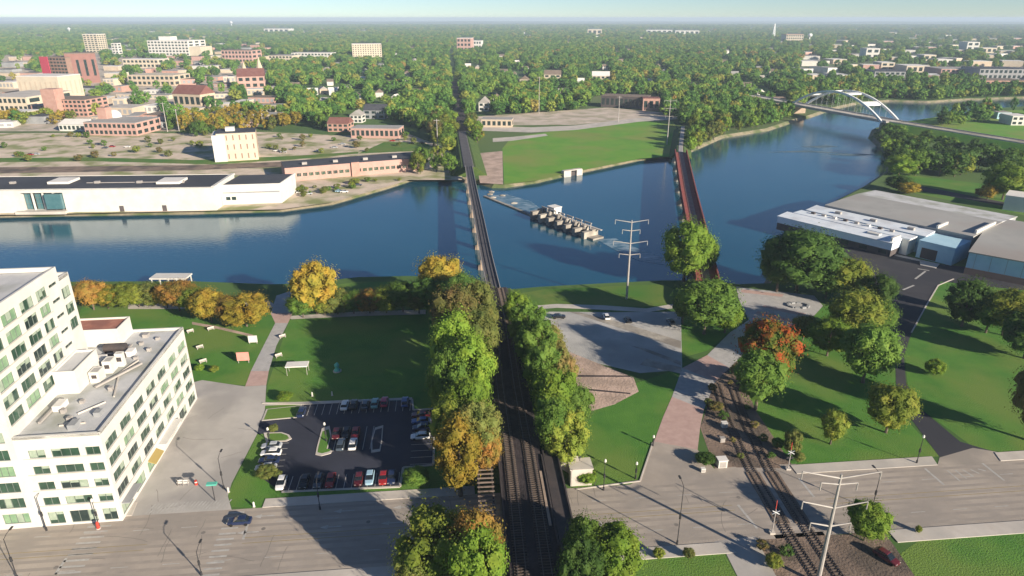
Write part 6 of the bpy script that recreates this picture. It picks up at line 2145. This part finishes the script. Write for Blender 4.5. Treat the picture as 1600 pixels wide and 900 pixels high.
lamp_post(28, 905, 842, 'dark street lamp at the bottom left corner')
lamp_post(510, 690, 664, 'white-topped lamp on the left kerb island', 0)
lamp_post(421, 690, 672, 'white-topped lamp beside the left kerb island', 0)
lamp_post(1020, 697, 684, 'white-topped lamp at the left edge of the pink promenade', 0)
lamp_post(993, 748, 726, 'white-topped lamp at the corner of the wedge lawn', 0)

def power_pole(base, h, arms, label, dirv):
    t = thing('power_pole', label, 'power pole', base)
    MB().tube([base - Vector((0, 0, .3)), base + Vector((0, 0, h * .5)), base + Vector((0, 0, h))], [.42, .32, .18], 10).build('pole', 'galvanised', t)
    for z, l, up in arms:
        a = MB()
        for s_ in (-1, 1):
            a.tube([base + Vector((0, 0, z)), base + dirv * (s_ * l) + Vector((0, 0, z + up))], [.17, .10], 6)
        a.build('cross_arm', 'galvanised', t)
        for s_ in (-1, 1):
            tip = base + dirv * (s_ * l) + Vector((0, 0, z + up))
            MB().tube([tip, tip - Vector((0, 0, 1.5))], [.09, .11], 6).build('insulator', 'galvanised', t)
    return t
b1_ = G(979, 467)
power_pole(b1_, height_at(b1_, 344), [(28.0, 5.6, .9), (25.0, 3.0, .4), (20.5, 5.8, .9), (16.4, 3.6, .4)], 'tall pale power pole with four cross arms on the riverside lawn', Vector((1, 0, 0)))
b2_ = G(1277, 912)
h2_ = height_at(b2_, 741)
power_pole(b2_, h2_, [(h2_ - .8, 6.4, 1.3), (h2_ - 2.0, 3.0, .3), (h2_ - 6.8, 5.4, 1.3), (h2_ - 10.6, 3.4, .7)], 'tall pale power pole beside the right tracks at the bottom edge', Vector((1, 0, 0)))
b3_ = G(1042, 226)
power_pole(b3_, height_at(b3_, 154), [(height_at(b3_, 158), 4.6, .6), (height_at(b3_, 170), 4.6, .6), (height_at(b3_, 182), 3.0, .4)], 'far pale power pole at the right end of the green field', Vector((1, 0, 0)))
for i, (x, yb, yt) in enumerate(((966, 190, 150), (842, 178, 120), (684, 232, 186), (280, 205, 170), (262, 206, 160))):
    q = G(x, yb)
    t = thing('utility_pole', 'thin utility pole standing among the trees across the river', 'utility pole', q, group='utility poles across the river')
    h = height_at(q, yt)
    MB().tube([q, q + Vector((0, 0, h))], [.4, .25], 6).build('pole', 'galvanised', t)
    MB().bar(q + Vector((-2.2, 0, h - 1)), q + Vector((2.2, 0, h - 1)), .3).build('cross_arm', 'galvanised', t)

# railway crossing signals and cabinets
def crossing_signal(x, yb, h, label):
    p = G(x, yb)
    t = thing('crossing_signal', label, 'crossing signal', p, group='railway crossing signals')
    MB().tube([p, p + Vector((0, 0, h))], .11, 8).build('mast', 'galvanised', t)
    MB().box(p - Vector((0, 0, .1)), (1.0, 1.0, .5)).build('base', 'concrete', t)
    MB().bar(p + Vector((-.7, -.14, h - .9)), p + Vector((.7, -.14, h - .1)), .2, .06).build('crossbuck', 'arch_white', t)
    MB().bar(p + Vector((-.7, -.2, h - .1)), p + Vector((.7, -.2, h - .9)), .2, .06).build('crossbuck', 'arch_white', t)
    for s_ in (-.5, .5):
        MB().tube([p + Vector((s_, -.1, h * .6)), p + Vector((s_, .12, h * .6))], .28, 10).build('lamp_disc', 'lamp_metal', t)
    MB().bar(p + Vector((0, 0, 1.1)), p + Vector((.4, 1.0, h * 1.25)), .14, .1).build('gate_arm', 'red_paint', t)
crossing_signal(1206, 833, 5.6, 'white crossing signal mast near the tracks on the near side of the street')
crossing_signal(1231, 733, 5.0, 'white crossing signal mast near the tracks on the far side of the street')
def cabinet(x, yb, s_, label, m='white_wall', roof='roof_white'):
    p = G(x, yb)
    t = thing('signal_cabinet', label, 'cabinet', p)
    MB().box(p - Vector((0, 0, .1)), (s_, s_ * .8, s_ * .95 + .1), SU).build('body', m, t)
    MB().box(p + Vector((0, 0, s_ * .95)), (s_ * 1.12, s_ * .92, .12), SU).build('lid', roof, t)
    MB().box(p - SV * (s_ * .41) + Vector((0, 0, .15)), (s_ * .7, .04, s_ * .7), SU).build('door', 'galvanised', t)
cabinet(1127, 728, 2.0, 'white signal cabinet at the street corner left of the tracks')
cabinet(1131, 667, 1.3, 'small white cabinet beside the tracks above the street corner')
cabinet(1098, 737, .9, 'low pale box at the promenade corner')
car(1384, 874, Vector((.5, -.8, 0)), 'maroon', 'dark red car parked beside the track bed at bottom right', 'suv', group=None)
cabinet(1128, 690, 1.1, 'grey cabinet between the two white cabinets by the tracks', 'galvanised', 'galvanised')
# barricades in the plaza road
for x, y, m, lab in ((283, 758, 'white_wall', 'left white barricade on the plaza road'), (291, 758, 'white_wall', 'middle white barricade on the plaza road'), (307, 757, 'red_paint', 'red barrel standing right of the white barricades'), (279, 757, 'dark_wall', 'dark barrel standing left of the white barricades')):
    p = G(x, y)
    if 'barrel' in lab:
        t = thing('traffic_barrel', lab, 'traffic barrel', p)
        MB().tube([p, p + Vector((0, 0, .5)), p + Vector((0, 0, 1.1))], [.38, .34, .26], 10).build('drum', m, t)
        MB().tube([p + Vector((0, 0, .6)), p + Vector((0, 0, .8))], [.345, .325], 10).build('band', 'white_wall', t)
    else:
        t = thing('barricade', lab, 'barricade', p)
        for z in (.45, 1.0):
            MB().box(p + Vector((0, 0, z)), (1.2, .08, .35), SU).build('board', m, t)
        for s_ in (-.5, .5):
            MB().bar(p + SU * s_ - SV * .3, p + SU * s_ + Vector((0, 0, 1.35)), .08).build('leg', 'galvanised', t)
            MB().bar(p + SU * s_ + SV * .3, p + SU * s_ + Vector((0, 0, 1.34)), .07).build('leg', 'galvanised', t)
# teal canopy sign
p = G(336, 782)
t = thing('sign_post', 'sign post with a teal top at the plaza road', 'sign', p)
MB().tube([p, p + Vector((0, 0, 4.2))], .09, 8).build('pole', 'lamp_metal', t)
MB().box(p + Vector((0, 0, 4.0)), (2.0, .9, .35), SU).build('panel', 'teal_paint', t)
# red hydrant-like bollard before the wing
p = G(154, 826)
t = thing('bollard', 'red bollard on the pavement before the low white wing', 'bollard', p)
MB().tube([p, p + Vector((0, 0, 1.5)), p + Vector((0, 0, 1.7))], [.32, .26, .08], 10).build('post', 'red_paint', t)
MB().tube([p - Vector((0, 0, .1)), p + Vector((0, 0, .2))], .45, 10).build('base', 'concrete', t)
# park signs and shelters
def panel_sign(x, yb, w, h, lift, m, label, face=SU, name='panel_sign'):
    p = G(x, yb)
    t = thing(name, label, 'sign', p)
    for s_ in (-.42, .42):
        MB().bar(p + face * (s_ * w), p + face * (s_ * w) + Vector((0, 0, lift + h * .4)), .16).build('post', 'galvanised', t)
    MB().box(p + Vector((0, 0, lift)) - SV * .0, (w, .25, h), face).build('panel', m, t)
panel_sign(381, 567, 3.4, 2.6, .8, 'pink_paint', 'pink panel sign on the lawn beside the promenade')
panel_sign(396, 537, 2.6, 2.2, .5, 'white_wall', 'white sculpture panel on the lawn under the golden tree')
p = G(466, 583)
t = thing('event_shelter', 'flat white shelter roof on the dark lawn', 'shelter', p)
MB().box(p + Vector((0, 0, 2.6)), (6.0, 3.0, .3), SU).build('roof', 'roof_white', t)
for a in (-2.7, 2.7):
    for b_ in (-1.3, 1.3):
        MB().bar(p + SU * a + SV * b_, p + SU * a + SV * b_ + Vector((0, 0, 2.6)), .12).build('post', 'galvanised', t)
p = G(527, 580)
t = thing('sculpture', 'pale green sculpture on the dark lawn right of the shelter', 'sculpture', p)
MB().tube([p, p + Vector((0, 0, .4)), p + Vector((0, 0, 1.0)), p + Vector((0, 0, 2.0)), p + Vector((.2, 0, 2.7))], [.9, .9, .5, .75, .2], 9).build('figure', 'teal_paint', t)
MB().tube([p - Vector((0, 0, .1)), p + Vector((0, 0, .25))], 1.2, 12).build('plinth', 'concrete', t)
for x, y, lab in ((488, 619, 'left white marker post above the parking lot'), (519, 618, 'right white marker post above the parking lot'), (357, 769, 'white marker post at the left tip of the lot lawn'), (397, 792, 'white marker post at the bottom left of the lot lawn')):
    p = G(x, y)
    t = thing('marker_post', lab, 'post', p)
    MB().tube([p - Vector((0, 0, .1)), p + Vector((0, 0, 1.1)), p + Vector((0, 0, 1.25))], [.2, .2, .06], 8).build('post', 'white_wall', t)
    MB().tube([p - Vector((0, 0, .1)), p + Vector((0, 0, .12))], .32, 8).build('foot', 'concrete', t)
for i, (x, y) in enumerate(((442, 528), (436, 558), (313, 545), (298, 520), (330, 516), (318, 567))):
    p = G(x, y)
    t = thing('bench', ('park bench beside the promenade on the dark lawn' if x > 400 else 'pale park bench on the lawn behind the white wing'), 'bench', p, .7, 'park benches')
    o_ = p
    for z, w_, yo in ((.45, .5, 0),):
        me_b = MB().box((0, yo, z), (2.0, w_, .1)); me_b.v = [(a + p.x, b_ + p.y, c_) for a, b_, c_ in me_b.v]; me_b.build('seat', 'concrete', t)
    me_b = MB().box((0, .28, .6), (2.0, .1, .5)); me_b.v = [(a + p.x, b_ + p.y, c_) for a, b_, c_ in me_b.v]; me_b.build('backrest', 'concrete', t)
    for a in (-.8, .8):
        me_b = MB().box((a, 0, -.02), (.14, .5, .47)); me_b.v = [(a_ + p.x, b_ + p.y, c_) for a_, b_, c_ in me_b.v]; me_b.build('leg', 'galvanised', t)
# white riverside shelter
p = G(270, 446, -1)
t = thing('river_shelter', 'white flat roofed shelter on posts at the river edge', 'shelter', p)
MB().box(p + Vector((0, 0, 3.4)), (13.5, 5.5, .5)).build('roof', 'white_wall', t)
for a in (-6.2, -3.1, 0, 3.1, 6.2):
    for b_ in (-2.3, 2.3):
        MB().bar(p + Vector((a, b_, -2)), p + Vector((a, b_, 3.4)), .3).build('post', 'white_wall', t)
MB().box(p + Vector((0, 0, .2)), (14, 6, .3)).build('deck', 'concrete', t)
# low stone seat ring on the round plaza
p = G(1247, 478)
t = thing('seat_ring', 'dark low stone ring on the paved round plaza', 'bench', p)
for k in range(10):
    a = 2 * PI * k / 10
    MB().box(p + Vector((math.cos(a) * 3.4, math.sin(a) * 2.2, 0)), (1.5, .8, .55), (-math.sin(a), math.cos(a))).build('stone', 'grey_wall', t)
# stones along the weir and on the far shore
for k, (x, y) in enumerate(((765, 304), (770, 309), (785, 306), (803, 318), (768, 300))):
    p = G(x, y, WZ)
    b = MB(); r = random.Random(k)
    for q in ICO1[0]:
        s_ = r.uniform(1.0, 1.6)
        b.v.append((p.x + q.x * s_ * 1.5, p.y + q.y * s_, p.z + q.z * s_ * .7))
    b.f = [f for f in ICO1[1]]
    tag(b.build('boulder', 'old_concrete'), 'pale boulder lying at the weir beside the dark railway bridge', 'boulder', 'boulders at the weir')
# ------------------------------------------------------------------ the air
def haze_box():
    m = bpy.data.materials.new('haze_air')
    m.use_nodes = True
    nt = m.node_tree
    for n in list(nt.nodes):
        nt.nodes.remove(n)
    o = nt.nodes.new('ShaderNodeOutputMaterial')
    v = nt.nodes.new('ShaderNodeVolumePrincipled')
    v.inputs['Color'].default_value = (.66, .82, 1.0, 1)
    v.inputs['Density'].default_value = HAZE
    v.inputs['Anisotropy'].default_value = 0.0
    nt.links.new(v.outputs[0], o.inputs['Volume'])
    MATS['haze_air'] = m
    b = MB().hexa([(-24000, -250, -4.5), (24000, -250, -4.5), (24000, 24000, -4.5), (-24000, 24000, -4.5)], [(-24000, -250, 101), (24000, -250, 101), (24000, 24000, 101), (-24000, 24000, 101)])
    tag(b.build('haze', 'haze_air'), 'thin pale haze over the whole town', 'haze', kind='stuff')
HAZE = 1.05e-4
haze_box()
